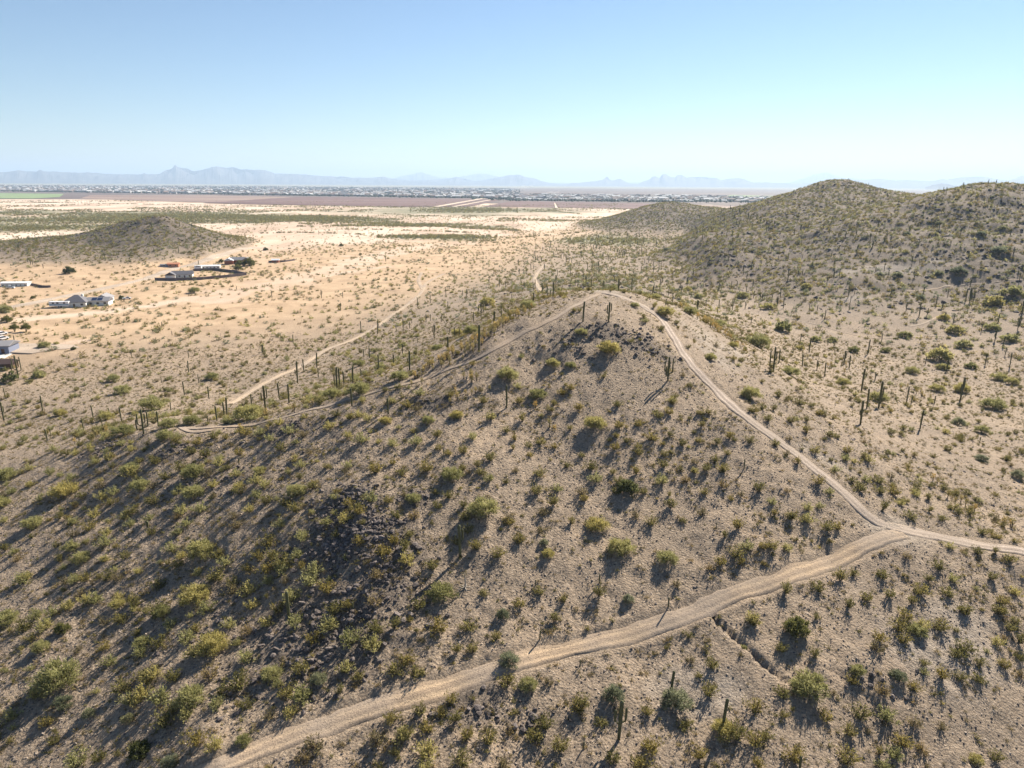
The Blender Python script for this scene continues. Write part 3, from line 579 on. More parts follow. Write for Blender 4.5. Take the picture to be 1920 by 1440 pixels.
def tree_meshes(R, Hh, nl, leafmat, leaf=0.34, lw=0.10, trunk_h=0.25, clumps=34):
    """airy desert tree: forked trunk mesh + crown mesh"""
    tb = MB(); cb = MB(); C_ = []
    nlimb = rng.integers(4, 7); base_a = rng.uniform(0, 6.28)
    for i in range(clumps):
        a = base_a + i * 2.399 + rng.uniform(-0.4, 0.4); rr = R * math.sqrt((i + 0.5) / clumps) * rng.uniform(0.7, 1.0)
        zz = Hh * (0.92 - 0.6 * (rr / R) ** 2) * rng.uniform(0.30, 1.0); C_.append((rr * math.cos(a), rr * math.sin(a), max(zz, 0.25)))
    C_ = np.array(C_)
    forks = [np.array([math.cos(base_a + 6.28 * k / nlimb) * R * 0.28, math.sin(base_a + 6.28 * k / nlimb) * R * 0.28, Hh * 0.36]) for k in range(nlimb)]
    for f_ in forks: tb.tube([(0, 0, -0.3), tuple(f_ * 0.45 + rng.normal(size=3) * 0.04), tuple(f_)], [0.055 * R, 0.042 * R, 0.030 * R], 5, 0, 0, False)
    for c in C_:
        f_ = min(forks, key=lambda q: np.linalg.norm(q - c)); m_ = (f_ + c) / 2 + rng.normal(size=3) * 0.06 * R; tb.tube([tuple(f_), tuple(m_), tuple(c)], [0.026 * R, 0.016 * R, 0.006 * R], 3, 0, 0, False)
    k = rng.integers(clumps, size=nl); cr = R * rng.uniform(0.24, 0.40, clumps); dirs = unit(rng.normal(size=(nl, 3))); rad_ = rng.uniform(0, 1, nl) ** 0.6
    P = C_[k] + dirs * (cr[k] * rad_ * rng.uniform(0.7, 1.35, nl))[:, None] * np.array([1, 1, 0.75]); P[:, 2] = np.maximum(P[:, 2], 0.12)
    out = unit(P - np.array([0, 0, Hh * 0.1])); D = unit(out * 0.8 + rng.normal(size=P.shape) * 0.5 + np.array([0, 0, 0.25])); quad_leaves(cb, P, D, leaf, lw)
    return cb.mesh('crown', leafmat), tb.mesh('trunk', M['bark'])
TREES = {'palo': [tree_meshes(2.0, 2.2, 3000, M['paloverde'], 0.30, 0.062) for _ in range(4)],
         'iron': [tree_meshes(1.9, 2.2, 2800, M['ironwood'], 0.28, 0.065) for _ in range(3)],
         'dark': [tree_meshes(2.0, 2.8, 2900, M['darktree'], 0.30, 0.11) for _ in range(2)]}
TLOW = {'palo': [tree_meshes(2.0, 1.9, 620, M['paloverde'], 0.62, 0.17, clumps=22) for _ in range(3)], 'iron': [tree_meshes(1.9, 1.9, 620, M['ironwood'], 0.6, 0.17, clumps=22) for _ in range(2)], 'dark': [tree_meshes(2.0, 2.8, 400, M['darktree'], 0.6, 0.28, clumps=14)]}
# saguaros, modelled 5 m tall
def column(path, r, seg=20):
    mb = MB(); P = [Vector(p) for p in path]; n_ = len(P); rr = []
    for i in range(n_):
        f = i / (n_ - 1); rr.append(r * (0.78 + 0.32 * math.sin(min(f * 1.25, 1) * math.pi * 0.62)))
    rr[-1] = r * 0.32; rr[-2] = r * 0.80
    mb.tube(path, rr, seg, 0.16); return mb
def arm_mesh(h0, ang, reach, top, r=0.125):
    c, s_ = math.cos(ang), math.sin(ang)
    pts_ = [(0, h0), (reach * 0.6, h0 + 0.02), (reach * 0.93, h0 + 0.16), (reach, h0 + 0.4), (reach * 1.02, (h0 + top) / 2 + .2), (reach, top - 0.16), (reach, top - 0.05), (reach, top)]
    return column([(c * x, s_ * x, z) for x, z in pts_], r, 14)
def trunk_path(h, bend=0.0): return [(bend * (z / h) ** 2, 0, z) for z in [-0.3, 0.5, 1.4, 2.4, 3.4, 4.2, h - 0.25, h - 0.09, h]]
def sag_variant(arms, bend=0, r=0.21):
    t_ = column(trunk_path(5.0, bend), r).mesh('saguaro_trunk', M['saguaro'], True); return t_, [arm_mesh(*a).mesh('saguaro_arm', M['saguaro'], True) for a in arms]
SV = {'plain': [sag_variant([]), sag_variant([], 0.18), sag_variant([], -0.1, 0.19)],
      'one': [sag_variant([(2.3, 0.2, 0.55, 3.9)]), sag_variant([(2.0, 3.3, 0.5, 3.1)])],
      'two': [sag_variant([(2.3, 0.3, 0.55, 4.2), (2.0, 3.2, 0.6, 3.6)]), sag_variant([(2.6, 0.0, 0.45, 4.7), (2.1, 3.6, 0.55, 4.3)])],
      'many': [sag_variant([(1.5, 0.2, 0.95, 4.6), (1.9, 3.3, 0.85, 4.2), (2.3, 0.9, 0.55, 4.0), (1.2, 4.0, 1.2, 3.3)], 0, 0.18)]}
SVL = {'plain': 'armless', 'one': 'one-armed', 'two': 'two-armed', 'many': 'many-armed'}
fat = column([(0, 0, -0.2), (0, 0, 0.3), (0, 0, 1.2), (0.02, 0, 2.6), (0.04, 0, 3.8), (0, 0, 4.5), (0, 0, 4.85), (0, 0, 5.0)], 0.72, 20).mesh('barrel_cactus', M['saguaro'], True)
sag_low = MB(); sag_low.tube([(0, 0, -0.3), (0, 0, 2.5), (0, 0, 4.8), (0, 0, 5)], [0.22, 0.26, 0.22, 0.08], 6); sag_low = sag_low.mesh('saguaro', M['saguaro'])
sl2 = MB(); sl2.tube([(0, 0, -0.3), (0, 0, 2.5), (0, 0, 4.8), (0, 0, 5)], [0.22, 0.26, 0.22, 0.08], 6); sl2.tube([(0, 0, 2.2), (.6, 0, 2.4), (.6, 0, 4)], [0.16, 0.18, 0.1], 5); sl2.tube([(0, 0, 2.0), (-.6, 0, 2.2), (-.6, 0, 3.6)], [0.16, 0.18, 0.1], 5); sag_low2 = sl2.mesh('saguaro', M['saguaro'])
# teddy-bear cholla: dark stem, straw-coloured spiny joints, 1 m tall
def cholla():
    st = MB(); st.tube([(0, 0, -0.1), (0.02, 0.01, 0.35), (0, 0.03, 0.7)], [0.07, 0.06, 0.05], 6); tp_ = MB()
    for i in range(9):
        a = i * 2.4; h = 0.42 + 0.06 * i; e = (math.cos(a) * (0.34 - 0.02 * i), math.sin(a) * (0.34 - 0.02 * i), h + 0.16 + 0.02 * i)
        P = np.array([[math.cos(a) * 0.03, math.sin(a) * 0.03, h], [e[0], e[1], e[2]]]); n_ = 34; f = rng.uniform(0.15, 1.05, n_)[:, None]
        C = P[0] + (P[1] - P[0]) * f; d_ = unit(rng.normal(size=(n_, 3))); quad_leaves(tp_, C + d_ * 0.05, d_, 0.10, 0.045)
    return st.mesh('cholla_stem', M['cholla_stem']), tp_.mesh('cholla_joints', M['cholla_top'])
CH = [cholla() for _ in range(3)]
def rock_mesh(mat, sub=1, rough=0.3, flat=0.7):
    import bmesh; bm = bmesh.new(); bmesh.ops.create_icosphere(bm, subdivisions=sub, radius=1)
    for v in bm.verts: v.co = Vector((v.co.x * random.uniform(1 - rough, 1 + rough), v.co.y * random.uniform(1 - rough, 1 + rough), v.co.z * flat * random.uniform(1 - rough, 1 + rough)))
    me_ = bpy.data.meshes.new('rock'); bm.to_mesh(me_); bm.free(); me_.materials.append(mat); return me_
ROCKS = [rock_mesh(M['rock'], 1) for _ in range(5)]; STONES = [rock_mesh(M['stone'], 1, 0.35, 0.55) for _ in range(4)]
# ------------------------------------------------------------------ plants: where the photograph shows them (looked up as pixels, put on the ground)
PV = '''1115 800 45 p|1008 745 38 p|1177 922 42 d|847 897 42 p|905 962 62 p|775 940 30 p|1120 990 46 p|1163 1035 52 p|1250 1052 44 p|827 1118 56 p|943 1157 28 i|1020 1020 20 i|1027 1042 28 p|855 782 28 p|803 792 26 p|723 792 25 p|1177 1128 25 i|
955 1245 45 i|1150 1310 46 i|1267 1325 62 i|990 1290 38 p|1493 1187 52 d|1517 1298 75 p|1607 1262 32 p|1683 1272 36 i|1717 1188 38 p|1357 1375 50 p|1830 1430 30 p|1393 1216 16 p|
107 1285 86 p|397 1220 62 p|367 1125 62 p|303 1152 38 p|377 1040 55 p|267 1210 36 p|357 1318 60 p|510 1268 42 p|597 1280 36 i|457 1392 32 p|263 1415 46 d|120 1325 40 i|10 1168 50 p|220 1137 30 p|77 1218 35 p|117 1184 28 d|167 1342 28 i|240 1352 28 i|320 1436 42 i|
7 900 45 p|3 948 35 p|123 927 50 p|243 885 38 p|363 892 45 p|363 930 45 p|263 918 40 p|487 887 28 p|557 928 42 p|63 986 40 p|133 1030 28 p|153 1052 38 p|310 822 35 p|287 768 50 p|233 815 45 p|113 778 25 p|360 795 35 p|467 785 58 p|317 800 38 p|200 787 30 p|230 737 35 p|
213 715 25 p|397 711 28 p|20 716 30 d|73 707 25 p|623 745 36 p|1147 544 22 p|750 710 35 p|713 693 25 p|673 686 25 p|673 738 45 p|953 710 42 p|1037 686 28 p|1070 688 22 p|1143 660 44 p|990 578 32 p|883 625 30 p|857 628 25 p|755 650 20 p|820 656 25 p|1090 626 25 p|1247 592 36 p|913 572 30 p|
1293 590 30 p|1420 650 50 p|1480 702 38 p|1407 745 40 p|1467 620 35 p|1803 735 32 p|1863 765 46 p|1763 675 44 p|1873 712 30 p|1897 720 25 p|1647 752 35 p|1697 632 25 p|1790 624 32 p|1807 651 30 p|1760 515 22 i|1797 512 30 i|1873 474 28 i|1683 518 20 i|1650 517 17 i|1893 640 35 p|1860 618 30 p|1393 558 25 p|1333 674 25 p|1440 579 27 p|1513 541 20 p|1767 692 25 p|1580 722 28 p|1757 733 30 p|1863 572 38 p|1900 553 38 p|
1840 865 28 i|1907 895 26 i|1797 797 28 i|1840 811 27 p|1310 560 20 p|1230 560 20 p|1190 575 18 p|1350 610 26 p|1375 650 22 p|1530 640 22 p|1600 660 22 p|1710 700 26 p|1560 640 20 p|1500 655 18 p|1820 690 24 p|1660 660 20 p|1725 560 18 i|1770 600 22 p|1290 545 16 p|1250 470 14 i|1880 430 18 i|1840 440 16 i|1760 420 14 i|1700 440 14 i'''
SG = '''9 743 15 a|80 771 30 a|157 806 23 a|175 784 25 a|206 781 17 a|192 799 15 a|228 789 26 a|248 784 7 a|89 826 22 b|95 816 12 a|149 828 11 a|270 816 50 d|297 799 28 b|320 769 15 a|390 794 15 a|407 789 28 a|421 784 30 a|426 779 34 a|392 748 24 a|346 741 26 a|472 761 22 b|498 768 46 c|524 748 30 a|542 756 36 a|568 751 10 a|448 871 12 a|543 1169 60 a|
35 709 44 d|354 671 11 a|354 698 22 b|303 718 11 a|373 718 15 b|550 644 17 a|493 663 18 c|558 718 41 b|570 698 25 b|594 689 28 a|247 669 8 a|510 559 14 a|603 559 16 c|632 728 40 a|637 725 35 a|628 725 22 a|444 544 8 b|645 721 25 b|662 718 31 a|724 714 9 a|660 761 33 a|677 706 15 b|710 694 30 a|738 686 22 a|768 694 36 b|682 669 15 a|693 671 20 b|677 624 22 a|708 626 25 b|743 621 13 a|756 621 23 b|768 616 13 a|755 664 18 b|783 643 9 a|772 606 9 a|799 604 15 b|814 634 26 c|807 602 13 a|828 603 15 a|783 574 15 a|840 663 32 a|843 624 9 a|853 631 18 a|861 631 15 a|888 603 18 b|898 658 49 a|902 594 27 d|926 616 33 a|940 594 22 a|960 564 13 a|1000 546 10 a|1037 556 27 b|1093 603 38 a|1141 604 38 c|1034 574 7 a|1252 714 45 d|840 578 13 a|807 568 15 b|836 554 13 a|840 541 9 a|867 554 10 a|875 559 17 b|889 551 13 a|948 541 13 a|917 534 17 b|1025 539 9 a|982 513 9 a|643 559 12 a|852 504 8 a|950 764 42 a|
1248 573 13 a|1261 566 17 a|1237 543 20 b|1157 518 9 a|728 776 30 a|863 1044 60 c|832 853 11 a|740 914 8 a|927 839 10 a|1058 818 10 a|1124 1093 17 a|943 1073 6 a|1004 1098 11 a|1253 1138 18 a|720 844 9 a|965 818 10 a|1012 1199 17 a|1088 1249 12 a|1160 1386 72 c|1258 1301 42 a|1094 1404 13 a|662 1144 15 a|1356 1361 52 a|1498 1452 34 a|1343 988 8 a|1395 879 18 a|1613 796 45 b|1625 766 38 a|1647 766 52 b|1700 754 30 a|1725 804 35 a|1837 829 10 a|
1450 696 46 d|1517 661 28 a|1504 688 24 a|1492 651 8 a|1322 638 10 b|1592 691 25 b|1627 664 28 a|1653 641 14 a|1615 734 43 a|1800 751 45 c|1723 594 28 b|1893 688 28 a|1847 684 22 a|1908 618 27 d|1840 621 15 a|1877 581 15 a|1546 599 18 a|1532 584 12 a|1590 558 22 b|1531 564 10 a|1818 568 30 d|1810 566 24 a|1477 528 22 b|1417 511 10 a|1447 501 8 a|1409 504 15 a|1371 541 14 a|1382 538 12 b|1413 559 14 a|1376 573 13 a|1345 588 12 a|1307 541 10 a|1774 362 12 b|1867 348 12 c|1902 353 5 a|1706 376 7 a|1582 408 9 a|1583 469 9 a|1676 436 8 a|1703 414 7 a|1560 345 4 a|1865 640 22 c|1880 650 20 a|1190 520 9 a|1110 500 9 a|1130 480 8 a|1290 515 9 a|1330 500 8 a|1240 500 9 a|1215 530 10 b|1080 520 9 a|1060 500 8 a|1275 480 8 a|1350 480 7 a|1180 480 7 a'''
CR = []
def crop(x0, y0, s_):
    for q in s_.split(): a, b = q.split(','); CR.append((x0 + int(a) / 3, y0 + int(b) / 3 + 6))
crop(1280, 720, '650,430 745,370 760,540 860,475 825,600 590,590 430,580 225,470 230,560 500,655 700,690 700,760 770,680 920,650 1010,830 1080,810 870,795 810,805 850,885 590,920 360,910 300,950 210,1000 310,800 110,720 240,845 600,1010 670,980 320,1000 290,1120 1000,950 1070,930 1125,690 1280,740 1370,785 1465,750 1530,830 1765,850 1500,905 1660,940 1840,985 1030,530 1100,540 1180,560 1110,595 1320,560 1250,645 1270,460 1520,690 1385,700 1750,750 1490,360 1480,260 1170,265 830,290 700,260 610,200 960,1060 890,1090 760,1140 575,1160 290,1230 185,1260 395,1320 930,1240 1030,1200 1120,1070 1160,1180 1380,1090 1340,1160 1490,1170 1520,1090 1740,1080 1440,1020 1790,1220 1780,1270 1590,1275 1290,1220 520,330 380,310 90,310 70,430 15,530 0,760 1260,880 1260,960 1310,590 1180,600 990,580 940,70 510,130 540,60 660,100 480,190 1150,380 1050,370 930,370 1400,90 1240,240')
crop(1280, 960, '1240,710 1250,585 1210,640 1110,710 1095,760 955,945 1120,1000 1300,980 1450,640 1590,550 1780,560 1840,650 1890,720 1870,610 1770,730 1585,760 1670,840 1810,860 1560,920 1460,920 150,1010 410,1095 10,1200 40,830 165,860 625,1370 925,1380 90,1370 310,1250 1350,1330 1240,1300 550,765 390,610 1350,640 1550,800 1900,810 1910,910 400,1290 470,1260 1760,1370 1000,1130 1150,1150 1300,1180 800,1150 1450,1200')
crop(640, 960, '940,50 1000,150 760,190 1000,510 1110,440 1450,455 1200,600 1440,620 1880,400 740,770 665,870 430,900 870,690 1080,700 300,890 720,650 540,650 300,630 190,500 190,650 170,750 40,520 50,720 290,1160 480,1210 640,1160 705,1250 955,1230 1140,1190 1090,1270 1225,1320 670,1400 480,1350 190,1290 140,1190 50,1180 900,1420 1320,1100 1560,1120 1460,1180 1750,1320 1530,1390 1690,1420 1190,720 650,770 620,1050 440,1120 700,30 800,450 380,830 650,160 100,160 350,200 240,220 370,270 190,350 930,950 1040,730 1360,1060')
crop(640, 720, '940,760 780,490 685,370 470,470 195,480 345,490 740,290 1060,390 1120,500 1210,585 1190,665 1000,870 260,650 165,640 530,600 310,730 410,740 540,680 1670,340 1750,300 1850,280 1810,450 1800,540 1660,490 1660,730 1740,770 1540,350 1270,450 840,410 980,480 430,130 1840,150 1020,190 930,250 1100,600 540,280 420,320 290,330 600,380 550,350 840,180 650,180 110,310 40,450 1330,130 1550,110 1780,170 1560,230 1120,320 980,300 1700,600 1850,680 1540,600 800,90 1000,90 270,20 370,110 1350,390 1400,460 1430,530 1350,600 1370,640 1200,340 880,950 1290,770 1130,720')
crop(0, 720, '600,830 410,840 590,890 850,830 1000,830 500,800 960,920 710,960 740,710 990,740 1130,700 1310,740 1230,440 1270,290 1200,290 1270,1000 1220,1080 890,1130 660,1080 1310,1110 1400,1160 1420,1240 1300,1160 1390,1030 1500,890 1450,960 1530,970 1500,1040 1590,1000 280,490 400,520 460,620 580,630 560,570 620,660 530,730 640,600 740,500 860,660 860,570 930,520 1010,470 1180,500 1200,560 1330,500 1350,600 1490,560 1440,540 1400,700 1330,790 300,360 380,380 450,330 740,360 1160,390 1110,320 1690,450 1660,700 20,760 30,920 180,790 150,1080 330,980 480,1090 450,1180 1000,1010 1020,710 840,750 1380,270 1300,330 1460,270 1520,300 1580,350 1630,260 1700,280')
crop(0, 960, '400,190 690,990 900,1050 1220,1080 1390,1080 1400,660 1500,620 1390,820 1510,1140 1700,1040 970,930 790,790 590,610 1210,1310 1110,1290 1770,1310 1830,1250 1700,1400 1560,1360 560,1380 210,1020 800,910 1050,710 1050,1140 430,1410 1660,620 1850,640 1770,710 1700,890 1590,320 1640,480 1290,630 1160,540 960,630 1100,650 900,730 1080,790 1180,910 1330,970 1260,1000 130,650 250,640 200,580 270,1180 300,560 90,260 130,380 1570,540 1750,390 1840,430 1880,550 930,1190 1240,1390 970,1100 880,560 1050,60 700,20')
PVl = [q.split() for q in PV.replace('\n', '').split('|')]; SGl = [q.split() for q in SG.replace('\n', '').split('|')]
pv = ground([float(q[0]) for q in PVl], [float(q[1]) for q in PVl], H); sg = ground([float(q[0]) for q in SGl], [float(q[1]) for q in SGl], H); cr = ground([q[0] for q in CR], [q[1] for q in CR], H)
def onroad(x, y, m=0.25): return gsample(rmask, lds, azs, np.log(np.hypot(x, y)), np.arctan2(x, y)) > m
def gz(arr, x, y): return gsample(arr, lds, azs, np.log(np.hypot(x, y)), np.arctan2(x, y))
# ---- landmarks used to say which plant is which
LM = [(1670,1005,'the fork of the two dirt roads'),(690,990,'the dark boulder outcrop'),(1120,548,'the bare hilltop clearing'),(863,1030,'the armed saguaro near the outcrop'),(1160,1360,'the tall armed bottom-centre saguaro'),
 (1400,1215,'the erosion gully'),(543,1140,'the lone saguaro at lower left'),(955,1220,'the grey-green roadside tree'),(1493,1163,'the round dark tree below the road'),(1267,1295,'the tree hiding a saguaro'),
 (107,1247,'the widest tree at lower left'),(1613,780,'the thick right-slope saguaro'),(270,800,'the many-armed ridge-end saguaro'),(1395,870,'the lone mid-slope saguaro'),
 (1252,700,'the armed saguaro on the hill face'),(905,940,'the wide tree above the outcrop saguaro'),(1250,1030,'the tree right of the hill foot'),(1450,680,'the armed saguaro below the summit'),(330,515,'the fenced house'),
 (145,567,'the hip-roofed house'),(1800,735,'the armed saguaro in the right valley'),(1517,1270,'the widest lower-right tree'),(1115,787,'the tree at the middle of the hill face'),(397,1193,'the bright tree at left foreground'),
 (557,910,'the pale tree above the outcrop'),(1177,905,'the dark tree low on the hill face'),(277,985,'the barrel cactus on the left slope'),(498,750,'the armed saguaro behind the left ridge'),(898,640,'the tall armless ridge saguaro'),
 (1700,1215,'the bush group at lower right'),(1357,1350,'the tree around the bottom-right saguaro'),(1850,350,'the right-hand summit'),(1570,345,'the middle distant summit'),(290,415,'the dark left hill'),(827,1093,'the tree left of the dead trunk'),
 (1900,1035,'the road at the right edge'),(600,1361,'the road at bottom left'),(1300,1146,'the bend of the lower road'),(1480,848,'the middle of the ridge road'),(1860,1250,'the lower right corner'),(1860,900,'the right edge slope'),(1100,1000,'the lower hill face'),(760,545,'the sandy valley track')]
ORD = ['nearest', 'second nearest', 'third nearest', 'fourth nearest', 'fifth nearest', 'sixth nearest', 'seventh nearest', 'eighth nearest', 'ninth nearest', 'tenth nearest'] + ['%dth nearest' % k for k in range(11, 80)]
def rank_labels(items, noun, cat):
    """items: list of (object, px, py, look)"""
    keys = {}
    for it in items:
        o, px, py, look = it; j = min(range(len(LM)), key=lambda k: math.hypot(LM[k][0] - px, (LM[k][1] - py) * 1.2)); dx = px - LM[j][0]; dy = py - LM[j][1]
        side = ('right of' if dx > 0 else 'left of') if abs(dx) > abs(dy) * 1.1 else ('below' if dy > 0 else 'above')
        if math.hypot(dx, dy) < 9: side = 'beside'
        keys.setdefault((look, j, side), []).append((math.hypot(dx, dy), o))
    for (look, j, side), L in keys.items():
        L.sort(key=lambda q: q[0])
        for k, (_, o) in enumerate(L):
            if len(L) == 1: lab = '%s %s %s %s' % (look, noun, side, LM[j][2])
            else: lab = '%s %s, %s %s %s' % (look, noun, ORD[min(k, 60)], side, LM[j][2])
            if len(lab.split()) > 16: lab = lab.replace(' olive', '').replace(' desert', '')
            tag(o, lab, cat)
def inst(name, me, P, s_, rz, parent=None):
    o = link(name, me, parent); o.location = P; o.rotation_euler = (0, 0, rz); o.scale = (s_, s_, s_) if not isinstance(s_, tuple) else s_; return o
taken = []
# ---- trees and big shrubs
items = []
for q, P in zip(PVl, pv):
    if np.isnan(P[0]): continue
    w_ = float(q[2]); dep = project(P)[2]; R = w_ * dep / F / 2; kind = {'p': 'palo', 'i': 'iron', 'd': 'dark'}[q[3]]
    near = dep < 230; lib = (TREES if near else TLOW)[kind]; cm, tm = lib[rng.integers(len(lib))]
    s_ = R / 2.05; e = link({'palo': 'palo_verde_tree', 'iron': 'ironwood_tree', 'dark': 'mesquite_tree'}[kind], None); e.location = (P[0], P[1], P[2] - 0.05); e.rotation_euler = (0, 0, rng.uniform(0, 6.28)); e.scale = (s_, s_, s_ * rng.uniform(0.85, 1.1))
    link('crown', cm, e); link('trunk', tm, e); e['group'] = 'desert trees and large shrubs'
    px, py, _ = project(P + np.array([0, 0, R])); sz = 'wide' if w_ > 48 else ('small' if w_ < 27 else 'rounded')
    items.append((e, float(px), float(py), sz + {'palo': ' yellow-green airy', 'iron': ' grey-green airy', 'dark': ' dark green'}[kind])); taken.append((P[0], P[1], R * 0.8))
rank_labels(items, 'desert tree', 'tree')
# ---- saguaros
sg_items = []
def add_saguaro(P, h, typ, rz=None):
    lib = SV[typ]; k = rng.integers(len(lib)); tr, arms = lib[k]; s_ = h / 5.0; ws = s_ ** 0.6 * 0.95; rz = rng.uniform(-0.5, 0.5) if rz is None else rz
    if not arms: e = link('saguaro', tr); 
    else:
        e = link('saguaro', None); link('trunk', tr, e)
        for a_ in arms: link('arm', a_, e)
    e.location = tuple(P); e.rotation_euler = (rng.uniform(-.03, .03), rng.uniform(-.03, .03), rz); e.scale = (ws, ws, s_); e['group'] = 'saguaro cacti'
    px, py, _ = project(np.array(P) + np.array([0, 0, h / 2])); look = ('tall ' if h > 5.2 else ('short ' if h < 2.6 else 'mid-height ')) + SVL[typ]
    sg_items.append((e, float(px), float(py), look)); taken.append((P[0], P[1], 0.7))
for q, P in zip(SGl, sg):
    if np.isnan(P[0]): continue
    hpx = float(q[2]); dep = float(project(P)[2]); lo = 0.2; h = hpx * dep / F
    for _ in range(6):
        a_ = project(P); b_ = project(P + np.array([0, 0, h])); h *= hpx / max(1, math.hypot(a_[0] - b_[0], a_[1] - b_[1]))
    add_saguaro(P, min(h, 11), {'a': 'plain', 'b': 'one', 'c': 'two', 'd': 'many'}[q[3]])
# ---- scatter: saguaro forests behind the hill, on both sides
def polar_random(n_, d0, d1, a0=-0.72, a1=0.72):
    d = np.sqrt(rng.uniform(d0 ** 2, d1 ** 2, n_)); a = rng.uniform(a0, a1, n_); return d * np.sin(a), d * np.cos(a)
x, y = polar_random(9000, 190, 1050); s_ = gz(sand, x, y); z = H(x, y); d = np.hypot(x, y); a = np.arctan2(x, y)
den = np.where((a > 0.0) & (d > 200), 0.26, 0.03) * (1 - s_) + 0.003
den = np.where((a < 0) & (d > 400) & (z > 2), 0.08, den); den = den * np.where((z > 38) & (d > 400), 0.15, 1) * np.where(d < 330, 0.3, 1); keep = (rng.uniform(0, 1, 9000) < den) & ~onroad(x, y); fx, fy = x[keep], y[keep]; fz = H(fx, fy)
hs = rng.uniform(1.8, 5.4, len(fx)); pxs = hs / np.hypot(fx, fy); o_ = np.argsort(-pxs); left = max(0, 296 - len(sg_items))
Pp = np.stack([fx, fy, fz], -1); ppx, ppy, _ = project(Pp); inframe = (ppx > 5) & (ppx < 1915); o_ = [i for i in o_ if inframe[i]] + [i for i in o_ if not inframe[i]]
for i in o_[:left]: add_saguaro(tuple(Pp[i]), float(hs[i]), str(rng.choice(['plain', 'plain', 'plain', 'one', 'two'])))
rank_labels(sg_items, 'saguaro', 'cactus'); rest_s = [i for i in o_[left:]]
# ---- geometry-node scatter of what is past the limit
def scatter(name, P, rot, scl, idx, protos, label, cat):
    me_ = bpy.data.meshes.new(name); me_.vertices.add(len(P)); me_.vertices.foreach_set('co', np.asarray(P, np.float32).ravel())
    for nm_, ty, arr, pr in (('rot', 'FLOAT_VECTOR', rot, 'vector'), ('scl', 'FLOAT_VECTOR', scl, 'vector'), ('idx', 'INT', idx, 'value')):
        at = me_.attributes.new(nm_, ty, 'POINT'); at.data.foreach_set(pr, np.asarray(arr, np.int32 if ty == 'INT' else np.float32).ravel())
    o = link(name, me_); g = bpy.data.node_groups.new(name, 'GeometryNodeTree'); g.interface.new_socket('Geometry', in_out='INPUT', socket_type='NodeSocketGeometry'); g.interface.new_socket('Geometry', in_out='OUTPUT', socket_type='NodeSocketGeometry')
    gi = g.nodes.new('NodeGroupInput'); go_ = g.nodes.new('NodeGroupOutput'); ip = g.nodes.new('GeometryNodeInstanceOnPoints'); ip.inputs['Pick Instance'].default_value = True
    jn = g.nodes.new('GeometryNodeJoinGeometry')
    for pm in protos[::-1]:
        po = bpy.data.objects.new(pm.name, pm); oi = g.nodes.new('GeometryNodeObjectInfo'); oi.inputs['Object'].default_value = po; oi.inputs['As Instance'].default_value = True; g.links.new(oi.outputs['Geometry'], jn.inputs[0])
    g.links.new(gi.outputs[0], ip.inputs['Points']); g.links.new(jn.outputs[0], ip.inputs['Instance'])
    for nm_, dt, sk in (('rot', 'FLOAT_VECTOR', 'Rotation'), ('scl', 'FLOAT_VECTOR', 'Scale'), ('idx', 'INT', 'Instance Index')):
        na = g.nodes.new('GeometryNodeInputNamedAttribute'); na.data_type = dt; na.inputs['Name'].default_value = nm_; g.links.new(na.outputs['Attribute'], ip.inputs[sk])
    g.links.new(ip.outputs[0], go_.inputs[0]); md = o.modifiers.new('scatter', 'NODES'); md.node_group = g; return tag(o, label, cat, kind='stuff')
def zrot(n_, tilt=0.12): return np.stack([rng.uniform(-tilt, tilt, n_), rng.uniform(-tilt, tilt, n_), rng.uniform(0, 6.28, n_)], -1)
P_ = Pp[rest_s]; hh_ = hs[rest_s] / 5
scatter('distant_saguaros', P_, zrot(len(P_), 0.03), np.stack([hh_ ** 0.7 * 1.2, hh_ ** 0.7 * 1.2, hh_], -1), rng.choice([0, 0, 1], len(P_)), [sag_low, sag_low2], 'distant saguaro cacti scattered over the slopes and flats behind the hill', 'cacti')
# ---- creosote bushes
T_ = np.array(taken)
def clear(x, y, m=0.9):
    ok = np.ones(len(x), bool)
    for c0 in range(0, len(x), 4000):
        s2 = slice(c0, c0 + 4000); dd_ = np.hypot(x[s2, None] - T_[None, :, 0], y[s2, None] - T_[None, :, 1]); ok[s2] = (dd_ > T_[None, :, 2] + m * 0.5).all(1)
    return ok
cx, cy = [], []; cs = []
for P in cr:
    if not np.isnan(P[0]) and np.hypot(P[0], P[1]) < 260 and not onroad(P[:1], P[1:2], 0.15)[0]: cx.append(P[0]); cy.append(P[1]); cs.append(rng.uniform(0.72, 1.15))
T_ = np.vstack([T_, np.stack([cx, cy, np.full(len(cx), 0.9)], -1)])
def density(x, y):
    d = np.hypot(x, y); a = np.arctan2(x, y); s_ = gz(sand, x, y); cr_ = gz(cream, x, y); sc_ = gz(scrub, x, y); hl = gz(hill, x, y); pn = vnoise(x, y, 14, 111) * 0.5 + 0.5; pl = gz(pale, x, y)
    base = 0.030 + 0.035 * pn                                    # per m2 on the near hill
    base = np.where((a < -0.12) & (d < 150), 0.12 + 0.09 * pn, base); base = base * (0.25 + 1.5 * sstep(-0.35, 0.45, fbm(x, y, 9, 141, 3))); base = np.where(d > 190, 0.035 + 0.03 * pn, base)
    base = base * (1 - s_) + s_ * (0.011 + 0.024 * sstep(-0.2, 0.4, fbm(x, y, 45, 112, 3))) * (1 - 0.75 * cr_) + sc_ * 0.02
    base = np.where((d > 380) & (hl > 0.25), 0.10, base); return base * (1 - 0.6 * pl)
def sample(d0, d1, rate, scale, dens=density):
    area = 0.5 * 1.5 * (d1 ** 2 - d0 ** 2); n_ = int(area * rate); x, y = polar_random(n_, d0, d1, -0.75, 0.75); k = (rng.uniform(0, rate, n_) < dens(x, y) * scale) & ~onroad(x, y); return x[k], y[k]
